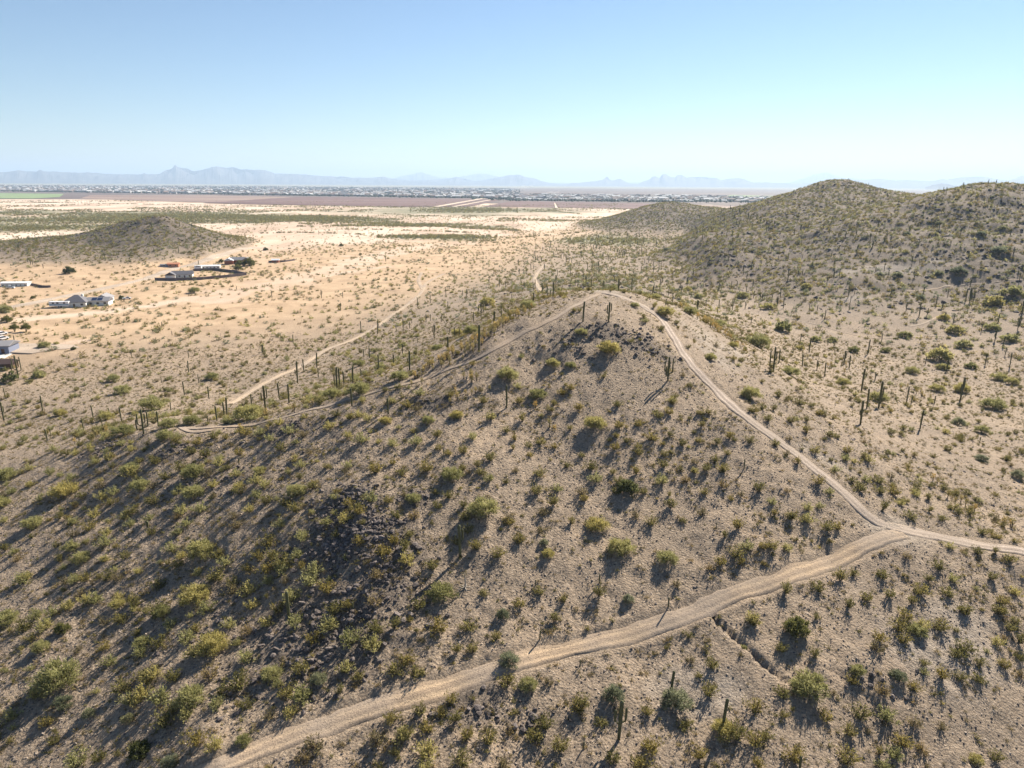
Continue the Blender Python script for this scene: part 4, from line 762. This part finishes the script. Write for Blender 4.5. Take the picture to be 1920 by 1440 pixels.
x1, y1 = sample(40, 300, 0.12, 1.0); k = clear(x1, y1, 1.6); x1, y1 = x1[k], y1[k]
cx = np.concatenate([cx, x1]); cy = np.concatenate([cy, y1]); cs = np.concatenate([cs, 0.36 + 0.62 * rng.uniform(0, 1, len(x1)) ** 1.6]); cz = H(cx, cy); cs = cs * np.where(np.arctan2(cx, cy) < -0.12, 1.18, 1.0)
ppx, ppy, dep = project(np.stack([cx, cy, cz + 0.6], -1)); inf = (ppx > 0) & (ppx < 1920) & (ppy > 0) & (ppy < 1440); o_ = np.argsort(-(cs / dep) * np.where(inf, 1, 0.01))
items = []
for i in o_[:300]:
    v = int(rng.choice([0, 0, 1, 2, 3, 4, 4, 5] if cx[i] > -18 else [0, 1, 3, 4, 5, 5, 5])); o = inst('creosote_bush', CB[v], (cx[i], cy[i], cz[i] - 0.03), float(cs[i]), rng.uniform(0, 6.28)); o['group'] = 'creosote bushes on the hillside'
    items.append((o, float(ppx[i]), float(ppy[i]), ('large ' if cs[i] > 0.95 else '') + CBlook[v]))
rank_labels(items, 'creosote bush', 'bush'); r_ = o_[300:]
scatter('creosote_scrub', np.stack([cx[r_], cy[r_], cz[r_] - 0.03], -1), zrot(len(r_)), np.repeat(cs[r_][:, None], 3, 1), np.where((cx[r_] < -18) & (rng.uniform(0, 1, len(r_)) < 0.4), 5, rng.choice([0, 0, 1, 2, 3, 4, 5], len(r_))), CB, 'many smaller creosote bushes dotted over the hill and its foot', 'scrub')
x2, y2 = sample(300, 1500, 0.10, 0.9); z2 = H(x2, y2); k2 = z2 > -1; x2, y2, z2 = x2[k2], y2[k2], z2[k2]; s2 = rng.uniform(0.5, 1.5, len(x2)) * (1 + 0.5 * gz(scrub, x2, y2))
rw = []
for i in range(13):
    a_, b_ = np.array(at_z(838 + i * 10, 424 + i * 0.45, 0)), np.array(at_z(852 + i * 10.2, 428.5 + i * 0.35, 0))
    for f in np.linspace(0, 1, 16): rw.append(a_ + (b_ - a_) * f + rng.normal(size=2) * 1.5)
for px, py, hx, hy, n_ in ((820, 444, 110, 3.2, 700), (800, 423, 70, 2.5, 300), (560, 409, 130, 4.5, 2600), (250, 410, 260, 9, 2600), (420, 406, 180, 4, 1500), (60, 428, 130, 5, 500), (870, 394, 100, 5, 1500)):
    for _ in range(n_): rw.append(at_z(px + np.clip(rng.normal() * 0.45, -1, 1) * hx, py + np.clip(rng.normal() * 0.5, -1, 1) * hy, 0))
for ln in ([(520,393),(600,396.5),(700,398.5)], [(720,401),(800,405),(900,409)], [(0,379),(150,381),(350,384.5),(640,390.5)], [(640,430),(760,432),(900,437)], [(950,447),(1050,440),(1150,432)], [(990,398),(1040,396),(1090,402)], [(880,452),(930,452)], [(700,440),(560,436),(480,438)]):
    for (u0, v0), (u1, v1) in zip(ln[:-1], ln[1:]):
        a_, b_ = np.array(at_z(u0, v0, 0)), np.array(at_z(u1, v1, 0)); L_ = np.linalg.norm(b_ - a_)
        for _ in range(int(L_ / 3.5)): rw.append(a_ + (b_ - a_) * rng.uniform() + rng.normal(size=2) * L_ * 0.008)
qx = rng.uniform(-60, 1250, 30000); qy = rng.uniform(376, 425, 30000)
for u_, v_ in zip(qx, qy):
    p_ = at_z(u_, v_, 0); 
    if vnoise(np.array(p_[0] * 0.5), np.array(p_[1]), 110.0, 161) + 0.6 * vnoise(np.array(p_[0]), np.array(p_[1]), 40.0, 162) > 0.35: rw.append(p_)
rw = np.array(rw); x2 = np.concatenate([x2, rw[:, 0]]); y2 = np.concatenate([y2, rw[:, 1]]); zz2 = H(rw[:, 0], rw[:, 1]); z2 = np.concatenate([z2, zz2]); s2 = np.concatenate([s2, rng.uniform(1.0, 2.4, len(rw)) * (zz2 < 2.5)])
ix = rng.choice([0, 0, 1, 2, 3, 4], len(x2)); scatter('distant_scrub', np.stack([x2, y2, z2 - 0.05], -1), zrot(len(x2)), np.repeat(s2[:, None], 3, 1), ix, LOWC, 'distant desert scrub covering the plain and the far hills', 'scrub')
x3, y3 = sample(40, 300, 0.9, 6.0, lambda x, y: (density(x, y) * 1.3 + 0.02)); z3 = H(x3, y3); s3 = rng.uniform(0.5, 1.5, len(x3))
scatter('bursage_cover', np.stack([x3, y3, z3 - 0.02], -1), zrot(len(x3)), np.repeat(s3[:, None], 3, 1), rng.integers(0, 3, len(x3)), BUR, 'low dry bursage and grass tufts covering the stony hillside', 'ground cover')
print('counts', len(cx), len(x2), len(x3), len(P_))
# ---- cholla along the ridge
items = []
def cholla_zone(pp, n_):
    P = ground([p[0] for p in pp], [p[1] for p in pp], H); P = P[~np.isnan(P[:, 0])]; out = []
    for _ in range(n_):
        i = rng.integers(len(P) - 1); f = rng.uniform(0, 1); q = P[i] * (1 - f) + P[i + 1] * f; x = q[0] + rng.normal() * 2.0; y = q[1] + rng.normal() * 3.0
        if onroad(np.array([x]), np.array([y]), 0.1)[0]: continue
        z = float(H(np.array([x]), np.array([y]))[0]); s_ = rng.uniform(0.8, 1.5); e = link('cholla', None, None, (x, y, z)); e.rotation_euler = (0, 0, rng.uniform(0, 6.28)); e.scale = (s_,) * 3
        st, tp_ = CH[rng.integers(3)]; link('stem', st, e); link('joints', tp_, e); e['group'] = 'teddy-bear chollas'; px, py, _ = project((x, y, z + 0.5)); items.append((e, float(px), float(py), 'straw-topped'))
cholla_zone([(990,585),(950,605),(900,640),(850,672),(800,700),(760,722)], 120); cholla_zone([(1290,588),(1320,600),(1345,620),(1370,640)], 60); cholla_zone([(560,775),(520,785),(470,792)], 18)
cholla_zone([(1500,530),(1560,545),(1600,540)], 30); cholla_zone([(1720,745),(1740,740)], 10); cholla_zone([(1740,895),(1760,900)], 3); cholla_zone([(1810,950),(1815,970),(1905,965)], 9); cholla_zone([(860,720),(905,745),(880,700)], 14); cholla_zone([(1030,795),(1025,840)], 4); cholla_zone([(1490,665),(1560,690),(1600,680)], 14); cholla_zone([(170,815),(190,820)], 8)
rank_labels(items, 'cholla', 'cactus')
# barrel cactus and the dead ocotillo trunk
P = ground([277], [988], H)[0]; o = inst('barrel_cactus', fat, tuple(P), (0.26, 0.26, 0.20), 0); tag(o, 'stout barrel cactus standing alone in the middle of the left slope', 'cactus')
P = ground([872], [1103], H)[0]; e = link('dead_saguaro', None, None, tuple(P)); mb = MB(); mb.tube([(0,0,-.2),(0.05,0,1.0),(-0.05,0,2.1)],[.11,.08,.05],6); mb.build('trunk', M['drywood'], e)
for k in range(5):
    a = k * 1.25; mb = MB(); mb.tube([(0,0,.1),(math.cos(a)*.5,math.sin(a)*.5,.22),(math.cos(a)*1.0,math.sin(a)*.9,.05)],[.06,.05,.02],4); mb.build('rib', M['drywood'], e)
mb = MB(); quad_leaves(mb, rng.normal(size=(60,3))*0.22+np.array([0,0,2.1]), unit(rng.normal(size=(60,3))), .3, .04); mb.build('crown', M['brownbush'], e)
tag(e, 'dead saguaro skeleton with bleached ribs fallen round its foot', 'dead cactus')
# ---- boulders of the outcrop
def rocks_at(zones):
    out = []
    for px, py, rx, ry, n_ in zones:
        g = ground([px], [py], H)[0]
        for _ in range(n_): out.append((g[0] + rng.normal() * rx * 0.5, g[1] + rng.normal() * ry * 0.5))
    return np.array(out)
RZ = [(640,940,4.5,3.5,420),(685,985,5.5,5,700),(735,1045,4.5,4,260),(640,1020,4,4,250),(690,1110,8,6,330),(780,935,2.5,2,60),(200,838,5,2.5,170),(330,845,5,2.5,90),(590,1030,5,5,160),(620,1180,8,6,400),(560,800,9,2.5,140),(880,1310,6,3,120),(1140,620,10,4,200),(1210,655,8,5,160),(800,752,5,2,60),(460,1180,10,8,260),(970,1345,5,2,90),(1640,1275,4,2,50),(1070,650,7,5,140),(540,1290,10,5,200),(400,900,14,6,150)]
rp = rocks_at(RZ); rz_ = H(rp[:, 0], rp[:, 1]); rs = 0.09 + 0.44 * rng.uniform(0, 1, len(rp)) ** 3.6; k = ~onroad(rp[:, 0], rp[:, 1]); rp, rz_, rs = rp[k], rz_[k], rs[k]
ppx, ppy, dep = project(np.stack([rp[:, 0], rp[:, 1], rz_], -1)); o_ = np.argsort(-rs / dep); items = []
for i in o_[:300]:
    o = inst('boulder', ROCKS[rng.integers(5)], (rp[i, 0], rp[i, 1], rz_[i] + rs[i] * 0.15), (float(rs[i]), float(rs[i] * rng.uniform(.7, 1)), float(rs[i] * rng.uniform(.7, 1.1))), rng.uniform(0, 6.28)); o.rotation_euler[0] = rng.uniform(-.5, .5)
    o['group'] = 'dark boulders'; items.append((o, float(ppx[i]), float(ppy[i]), 'dark angular'))
rank_labels(items, 'boulder', 'boulder'); r_ = o_[300:]
scatter('loose_rocks', np.stack([rp[r_, 0], rp[r_, 1], rz_[r_] + rs[r_] * .15], -1), zrot(len(r_), 0.6), np.stack([rs[r_], rs[r_] * .8, rs[r_] * .9], -1), rng.integers(0, 5, len(r_)), ROCKS, 'dark loose rocks tumbled around the outcrop and ledges', 'rocks')
x4, y4 = sample(40, 140, 12.0, 1.0, lambda x, y: 3.2 + 4.0 * sstep(-0.1, 0.5, fbm(x, y, 7, 131, 3)) + 3.0 * sstep(-0.05, -0.2, np.arctan2(x, y))); z4 = H(x4, y4); s4 = 0.03 + 0.17 * rng.uniform(0, 1, len(x4)) ** 3.6
dk = (rng.uniform(0, 1, len(x4)) < 0.55 + 0.42 * gz(rock, x4, y4)).astype(int) * 4
scatter('stones', np.stack([x4, y4, z4], -1), zrot(len(x4), 0.6), np.stack([s4, s4 * .8, s4 * .8], -1), rng.integers(0, 4, len(x4)) + dk, STONES + ROCKS[:4], 'loose pale and dark stones strewn over the hillside', 'stones')
x5, y5 = sample(135, 330, 1.0, 1.0, lambda x, y: 0.10 + 0.45 * sstep(-0.2, 0.6, fbm(x, y, 12, 171, 3))); z5 = H(x5, y5); s5 = 0.08 + 0.30 * rng.uniform(0, 1, len(x5)) ** 4
scatter('slope_stones', np.stack([x5, y5, z5], -1), zrot(len(x5), 0.6), np.stack([s5, s5 * .8, s5 * .7], -1), rng.integers(0, 9, len(x5)), STONES + ROCKS, 'loose stones strewn over the valley slopes behind the hill', 'stones')
x6, y6 = sample(330, 1200, 0.10, 1.0, lambda x, y: 0.075 * gz(hill, x, y) * (0.15 + 1.5 * sstep(0.0, 0.7, fbm(x, y, 26, 63, 3)) * sstep(5, 25, H(x, y)))); z6 = H(x6, y6); s6 = 0.35 + 1.6 * rng.uniform(0, 1, len(x6)) ** 3
scatter('hill_rocks', np.stack([x6, y6, z6], -1), zrot(len(x6), 0.6), np.stack([s6, s6 * .8, s6 * .7], -1), rng.integers(0, 5, len(x6)), ROCKS, 'dark rocks and ledges covering the crests of the far hills', 'rocks')
print('stones', len(x4), len(x5), len(x6))
# ------------------------------------------------------------------ homesteads on the plain
W_ = plain('white_stucco', (0.72, 0.71, 0.68), 0.85, 0.06); TAN = plain('tan_stucco', (0.60, 0.47, 0.35), 0.85, 0.08); BLUE = plain('blue_grey_wall', (0.17, 0.19, 0.26), 0.8, 0.08)
RED = plain('red_brown_wall', (0.30, 0.11, 0.065), 0.85, 0.12); ORG = plain('orange_wall', (0.50, 0.22, 0.13), 0.85, 0.1); GRF = plain('grey_shingle', (0.155, 0.15, 0.165), 0.9, 0.2, 1.5); LRF = plain('light_grey_shingle', (0.27, 0.26, 0.27), 0.9, 0.15, 1.5)
WRF = plain('white_metal_roof', (0.72, 0.74, 0.76), 0.5, 0.05); GLS = plain('window_glass', (0.03, 0.035, 0.045), 0.15, 0.1, 1, 0.6); PNL = plain('solar_panel', (0.02, 0.03, 0.07), 0.2, 0.1, 1, 0.6); DOORM = plain('dark_door', (0.12, 0.07, 0.05), 0.7)
FEN = plain('dark_block_wall', (0.14, 0.115, 0.12), 0.9, 0.15); CONC = plain('pale_concrete', (0.60, 0.57, 0.53), 0.85, 0.06); RUB = plain('black_rubber', (0.025, 0.025, 0.025), 0.8); VW = plain('white_vehicle_paint', (0.78, 0.78, 0.78), 0.35, 0.03, 1, 0.5); VB = plain('pale_blue_stripe', (0.30, 0.40, 0.50), 0.4)
TRIM = plain('white_trim', (0.78, 0.78, 0.76), 0.8, 0.03)
def site(name, px, py, rz, label, cat, sink=0.1, sc_=1.0):
    P = ground([px], [py], H)[0]; e = link(name, None, None, (P[0], P[1], P[2] - sink)); e.rotation_euler = (0, 0, rad(rz)); e.scale = (sc_,) * 3; return tag(e, label, cat)
def wing(e, cx, cy, w, d, h, rh, wall, roof, hip=False, wins='f', door=None, axis='x'):
    """one wing: walls, pitched roof with overhang, windows and door as parts"""
    if axis == 'y': T = lambda x, y, z: (cx - y, cy + x, z)
    else: T = lambda x, y, z: (cx + x, cy + y, z)
    m = MB(); a, b = w / 2, d / 2; v = [(-a,-b,0),(a,-b,0),(a,b,0),(-a,b,0),(-a,-b,h),(a,-b,h),(a,b,h),(-a,b,h)]
    f = [(0,1,5,4),(1,2,6,5),(2,3,7,6),(3,0,4,7),(4,5,6,7)]
    if not hip: v += [(-a+.02,0,h+rh),(a-.02,0,h+rh)]; f += [(5,6,9),(7,4,8)]
    m.add([T(*q) for q in v], f); m.build('wall', wall, e)
    o = 0.6; A_, B_ = a + o, b + o; e0 = h - o * rh / b; th = 0.2; k = b if hip else -o; m = MB()
    top = [(-A_,-B_,e0),(A_,-B_,e0),(A_,B_,e0),(-A_,B_,e0),(-a + k,0,h+rh),(a - k,0,h+rh)]
    fs = [(0,1,5,4),(2,3,4,5),(1,2,5),(3,0,4)]
    m.add([T(x, y, z + th) for x, y, z in top], fs); m.add([T(x, y, z) for x, y, z in top], [tuple(q[::-1]) for q in fs])
    m.add([T(x, y, z + dz) for x, y, z in top[:4] for dz in (0, th)], [(0,2,3,1),(2,4,5,3),(4,6,7,5),(6,0,1,7)]); m.build('roof', roof, e)
    def pane(x, zc, ww, hh, side, nm='window', mt=GLS):
        m = MB(); y0 = -b - 0.07 if side < 0 else b - 0.03; x0, y0_, _ = T(x - ww/2, y0, 0); x1, y1_, _ = T(x + ww/2, y0 + 0.1, 0)
        m.box(min(x0,x1), max(x0,x1), min(y0_,y1_), max(y0_,y1_), zc - hh/2, zc + hh/2); p = m.build(nm, mt, e)
        if nm == 'window':
            m = MB(); x0, y0_, _ = T(x - ww/2 - .1, y0 - (.05 if side < 0 else -.06), 0); x1, y1_, _ = T(x + ww/2 + .1, y0 + (.04 if side < 0 else .16), 0); m.box(min(x0,x1), max(x0,x1), min(y0_,y1_), max(y0_,y1_), zc - hh/2 - .14, zc - hh/2 - .01); m.build('sill', TRIM, p)
    n_ = max(1, int(w / 4))
    for i in range(n_):
        x = -a + (i + 0.5) * w / n_
        if door is not None and i == door: pane(x, 1.05, 1.1, 2.1, -1, 'door', DOORM); continue
        pane(x, 1.55, 1.5, 1.2, -1)
        if i % 2 == 0: pane(x, 1.55, 1.4, 1.2, 1)
def box_part(e, nm, mt, *b): m = MB(); m.box(*b); return m.build(nm, mt, e)
# hip-roofed house with wing and solar panels
e = site('house', 146, 573, 12, 'white house with dark hip roof and solar panels beside a parked trailer', 'house', sc_=0.88)
wing(e, 0, 0, 13, 11, 3.2, 3.4, W_, GRF, True, door=1); wing(e, 12, 2, 12, 8, 3.0, 1.7, W_, LRF, False)
for k in range(2): 
    m = MB(); m.add([(8.5+3.2*k,-1.7,3.45),(11.3+3.2*k,-1.7,3.45),(11.3+3.2*k,1.2,4.65),(8.5+3.2*k,1.2,4.65),(8.5+3.2*k,-1.7,3.37),(11.3+3.2*k,-1.7,3.37),(11.3+3.2*k,1.2,4.57),(8.5+3.2*k,1.2,4.57)],[(0,1,2,3),(7,6,5,4),(0,4,5,1),(1,5,6,2),(2,6,7,3),(3,7,4,0)]); m.build('solar_panel', PNL, e)
box_part(e, 'chimney', W_, 2.2, 3.2, 1.5, 2.5, 4.2, 7.0)
e = site('workshop', 197, 566, 14, 'white gabled workshop with grey roof right of the hip-roofed house', 'building', sc_=0.88); wing(e, 0, 0, 10, 8, 3.2, 2.0, W_, LRF, False, axis='y')
e = site('travel_trailer', 116, 576, 8, 'long white and pale blue trailer parked left of the hip-roofed house', 'trailer', 0)
box_part(e, 'body', VW, -5.5, 4.2, -1.3, 1.3, 0.7, 3.2); box_part(e, 'stripe', VB, -5.4, 4.1, -1.34, -1.305, 1.4, 2.0)
for x in (-1, 0.2):
    m = MB(); m.tube([(x, -1.36, .42), (x, -1.1, .42)], [.42, .42], 12); m.build('wheel', RUB, e)
for x in (-4, -1.8, 1.5): box_part(e, 'window', GLS, x, x + 1.1, -1.33, -1.30, 2.1, 2.8)
m = MB(); m.tube([(4.2, -.6, .7), (5.8, 0, .6)], [.07, .07], 5); m.tube([(4.2, .6, .7), (5.8, 0, .6)], [.07, .07], 5); m.build('hitch', RUB, e)
def car(px, py, rz, label, paint, pickup=False):
    e = site('parked_car', px, py, rz, label, 'car', 0); m = MB()
    m.add([(-2.3,-.9,.4),(2.3,-.9,.4),(2.3,.9,.4),(-2.3,.9,.4),(-2.3,-.9,1.0),(2.2,-.88,.95),(2.2,.88,.95),(-2.3,.9,1.0)],[(0,3,2,1),(4,5,6,7),(0,1,5,4),(1,2,6,5),(2,3,7,6),(3,0,4,7)]); m.build('body', paint, e)
    m = MB(); a = -0.3 if pickup else -1.9; m.add([(a,-.85,1.0),(1.3,-.85,.98),(1.3,.85,.98),(a,.85,1.0),(a+.3,-.7,1.6),(.6,-.7,1.6),(.6,.7,1.6),(a+.3,.7,1.6)],[(4,5,6,7),(0,1,5,4),(1,2,6,5),(2,3,7,6),(3,0,4,7)]); m.build('cabin', GLS, e)
    box_part(e, 'roof', paint, a + .32, .58, -.68, .68, 1.601, 1.66)
    for x in (-1.4, 1.4):
        for y in (-.92, .92): m = MB(); m.tube([(x, y - .12, .36), (x, y + .12, .36)], [.36, .36], 12); m.build('wheel', RUB, e)
car(238, 561, 30, 'small white pickup parked right of the white workshop', VW, True); car(20, 541, 20, 'white car parked in front of the long white building', VW)
car(3, 628, 70, 'white car parked furthest up at the left edge', VW); car(5, 637, 70, 'white car parked second at the left edge above the blue-grey house', VW)
# fenced house
e = site('house', 338, 520, 16, 'pale blue-white house with grey gable roof inside the dark boundary wall', 'house', sc_=0.78)
wing(e, 2, 2, 17, 9, 3.2, 2.4, W_, GRF, False, door=2); wing(e, -7, -2, 9, 8, 3.2, 2.2, W_, GRF, False, axis='y')
def wall_run(name, pp, h, th, mat, label, cat='wall', post=6.0, z0=0):
    P = ground([p[0] for p in pp], [p[1] for p in pp], H); e = link(name, None, None, tuple(P[0])); O = P[0]; first = True
    for i in range(len(P) - 1):
        a, b = P[i] - O, P[i + 1] - O; L = float(np.linalg.norm(b[:2] - a[:2])); n_ = max(1, round(L / post))
        for k in range(n_):
            p, q = a + (b - a) * (k / n_), a + (b - a) * ((k + 1) / n_); t = (q - p)[:2]; t = t / np.linalg.norm(t); nn = np.array([-t[1], t[0]]) * th / 2; p2 = p[:2] + t * .16; q2 = q[:2] - t * .16
            m = MB(); c = [p2 - nn, q2 - nn, q2 + nn, p2 + nn]; m.add([(*v, min(p[2], q[2]) - .3) for v in c] + [(*v, (p[2] + q[2]) / 2 + h) for v in c], [(0,3,2,1),(4,5,6,7),(0,1,5,4),(1,2,6,5),(2,3,7,6),(3,0,4,7)]); m.build('panel', mat, e)
            m = MB(); m.box(p[0] - .15, p[0] + .15, p[1] - .15, p[1] + .15, p[2] - .3, p[2] + h + .15); m.build('post', mat, e)
    return tag(e, label, cat)
wall_run('boundary_wall', [(291,526),(330,526.5),(380,524.5),(430,520),(462,516),(440,511.5),(402,507),(362,508.5)], 1.9, 0.25, FEN, 'long dark block wall enclosing the sandy yard of the grey-roofed house')
e = site('mobile_home', 393, 503, 14, 'long low white building above the walled yard', 'building', sc_=0.66); wing(e, 0, 0, 24, 8, 3.2, 0.9, W_, WRF, False, door=3)
e = site('horse_trailer', 372, 505, 10, 'small white trailer left of the long low white building', 'trailer', 0); box_part(e, 'body', VW, -2.6, 2.6, -1.1, 1.1, .6, 2.9)
for x in (-.5, .6): m = MB(); m.tube([(x, -1.16, .38), (x, -.9, .38)], [.38, .38], 12); m.build('wheel', RUB, e)
box_part(e, 'window', GLS, -1.5, 1.5, -1.13, -1.10, 1.9, 2.5)
e = site('shed', 322, 500, 12, 'orange shed with a lean-to above the grey-roofed house', 'shed', sc_=0.8); wing(e, 2, 0, 10, 6, 3.0, 1.0, ORG, ORG, False); wing(e, -6, -1, 7, 5, 2.2, .6, BLUE, GRF, False)
e = site('house', 440, 494, 14, 'red-brown house with white and grey roofs among trees', 'house', sc_=0.75); wing(e, -5, -3, 9, 9, 4.2, 2.2, RED, WRF, False, axis='y'); wing(e, 3, 2, 15, 9, 4.2, 2.6, RED, LRF, False, door=1); wing(e, 13, 0, 8, 9, 4.0, 2.6, ORG, LRF, False, axis='y')
e = site('shed', 517, 492, 8, 'small red-brown shed right of the red-brown house', 'shed', sc_=0.8); wing(e, 0, 0, 7, 5, 2.8, 1.0, RED, WRF, False)
wall_run('fence', [(504,492),(520,491.5),(535,491),(553,488.5)], 1.4, 0.12, FEN, 'low grey fence running right from the small red-brown shed', 'fence')
e = site('barn', 31, 536, 8, 'long white metal building with pale blue roof near the left edge', 'barn', sc_=0.6); wing(e, 0, 0, 26, 9, 3.8, 1.0, W_, WRF, False)
wall_run('fence', [(56,534),(70,537),(82,539.5),(96,539)], 1.4, 0.12, FEN, 'low dark fence right of the long white metal building', 'fence')
# homestead at the left edge
e = site('house', 4, 660, 10, 'blue-grey house cut off by the left edge of the picture', 'house'); wing(e, -4, 0, 17, 8, 3.4, 1.2, BLUE, LRF, False, door=3)
e = site('shed', 10, 690, 8, 'small dark brown shed at the left edge below the driveway', 'shed'); wing(e, 0, 0, 6.5, 4.5, 2.3, 1.0, plain('dark_brown_wall', (.12,.075,.055), .9), plain('dark_brown_roof', (.09,.06,.055), .9), False)
def pad(name, pp, mat, dz):
    P = ground([p[0] for p in pp], [p[1] for p in pp], H); m = MB(); z = P[:, 2].max() + dz; n_ = len(P)
    m.add([(p[0], p[1], z) for p in P] + [(p[0], p[1], z - 0.6) for p in P], [tuple(range(n_))] + [(i, i + n_, (i + 1) % n_ + n_, (i + 1) % n_) for i in range(n_)]); o = m.build(name, mat); return tag(o, kind='structure')
pad('concrete_driveway', [(-30,678),(8,672),(24,663),(20,661),(-30,664)], CONC, 0.12)
pad('gravel_yard', [(-30,660),(60,664),(95,657),(150,652),(140,647),(90,645),(30,645),(-30,642)], RM_[3], 0.06)
# yard trees
Y = [(13,604,20,'mesquite_tree','dark','round dark tree, leftmost above the two yard trees'),(28,622,17,'mesquite_tree','dark','round yard tree on a thin trunk, left one of a pair at far left'),(50,622,18,'mesquite_tree','dark','round yard tree on a thin trunk, right one of a pair at far left'),
     (84,652,24,'palo_verde_tree','palo','bare spreading tree at the end of the left-edge driveway'),(106,646,11,'palo_verde_tree','palo','thin pale tree upper right of the driveway tree'),(138,656,10,'mesquite_tree','dark','small dark round shrub right of the driveway'),
     (468,498,24,'mesquite_tree','dark','large dark tree in front of the red-brown house'),(450,499,18,'mesquite_tree','dark','dark tree left of the largest one by the red-brown house'),(447,506,16,'mesquite_tree','dark','dark tree below the red-brown house beside the yard'),(415,492,10,'mesquite_tree','dark','small dark tree between the white building and red-brown house'),
     (364,549,22,'palo_verde_tree','palo','broad yellow-green bush with a saguaro, below the walled yard'),(228,561,12,'mesquite_tree','dark','green tree between the white workshop and the pickup'),(130,513,22,'mesquite_tree','dark','wide dark tree at the foot of the left hill'),(62,560,9,'mesquite_tree','dark','thin dark tree left of the hip-roofed house'),
     (8,585,28,'palo_verde_tree','palo','wide low thicket at the far left below the hip-roofed house'),(640,462,9,'mesquite_tree','dark','dark tree on the pale flats right of the houses'),(676,478,6,'mesquite_tree','dark','small dark tree alone on the flats right of the sheds'),(498,470,10,'mesquite_tree','dark','dark tree above the small fence on the flats')]
for px, py, w_, nm, kd, lab in Y:
    P = ground([px], [py], H)[0]; dep = float(project(P)[2]); R = w_ * dep / F / 2; cm, tm = TREES[kd][rng.integers(len(TREES[kd]))]; e = link(nm, None, None, tuple(P)); e.scale = (R / 2.05,) * 3; e.rotation_euler = (0, 0, rng.uniform(0, 6))
    lift = 1.0 if 'thin trunk' in lab else 0.0
    link('crown', cm, e).location = (0, 0, lift); t_ = link('trunk', tm, e); t_.scale = (1, 1, 1 + lift * .6); tag(e, lab, 'tree')
#@@NEXT@@
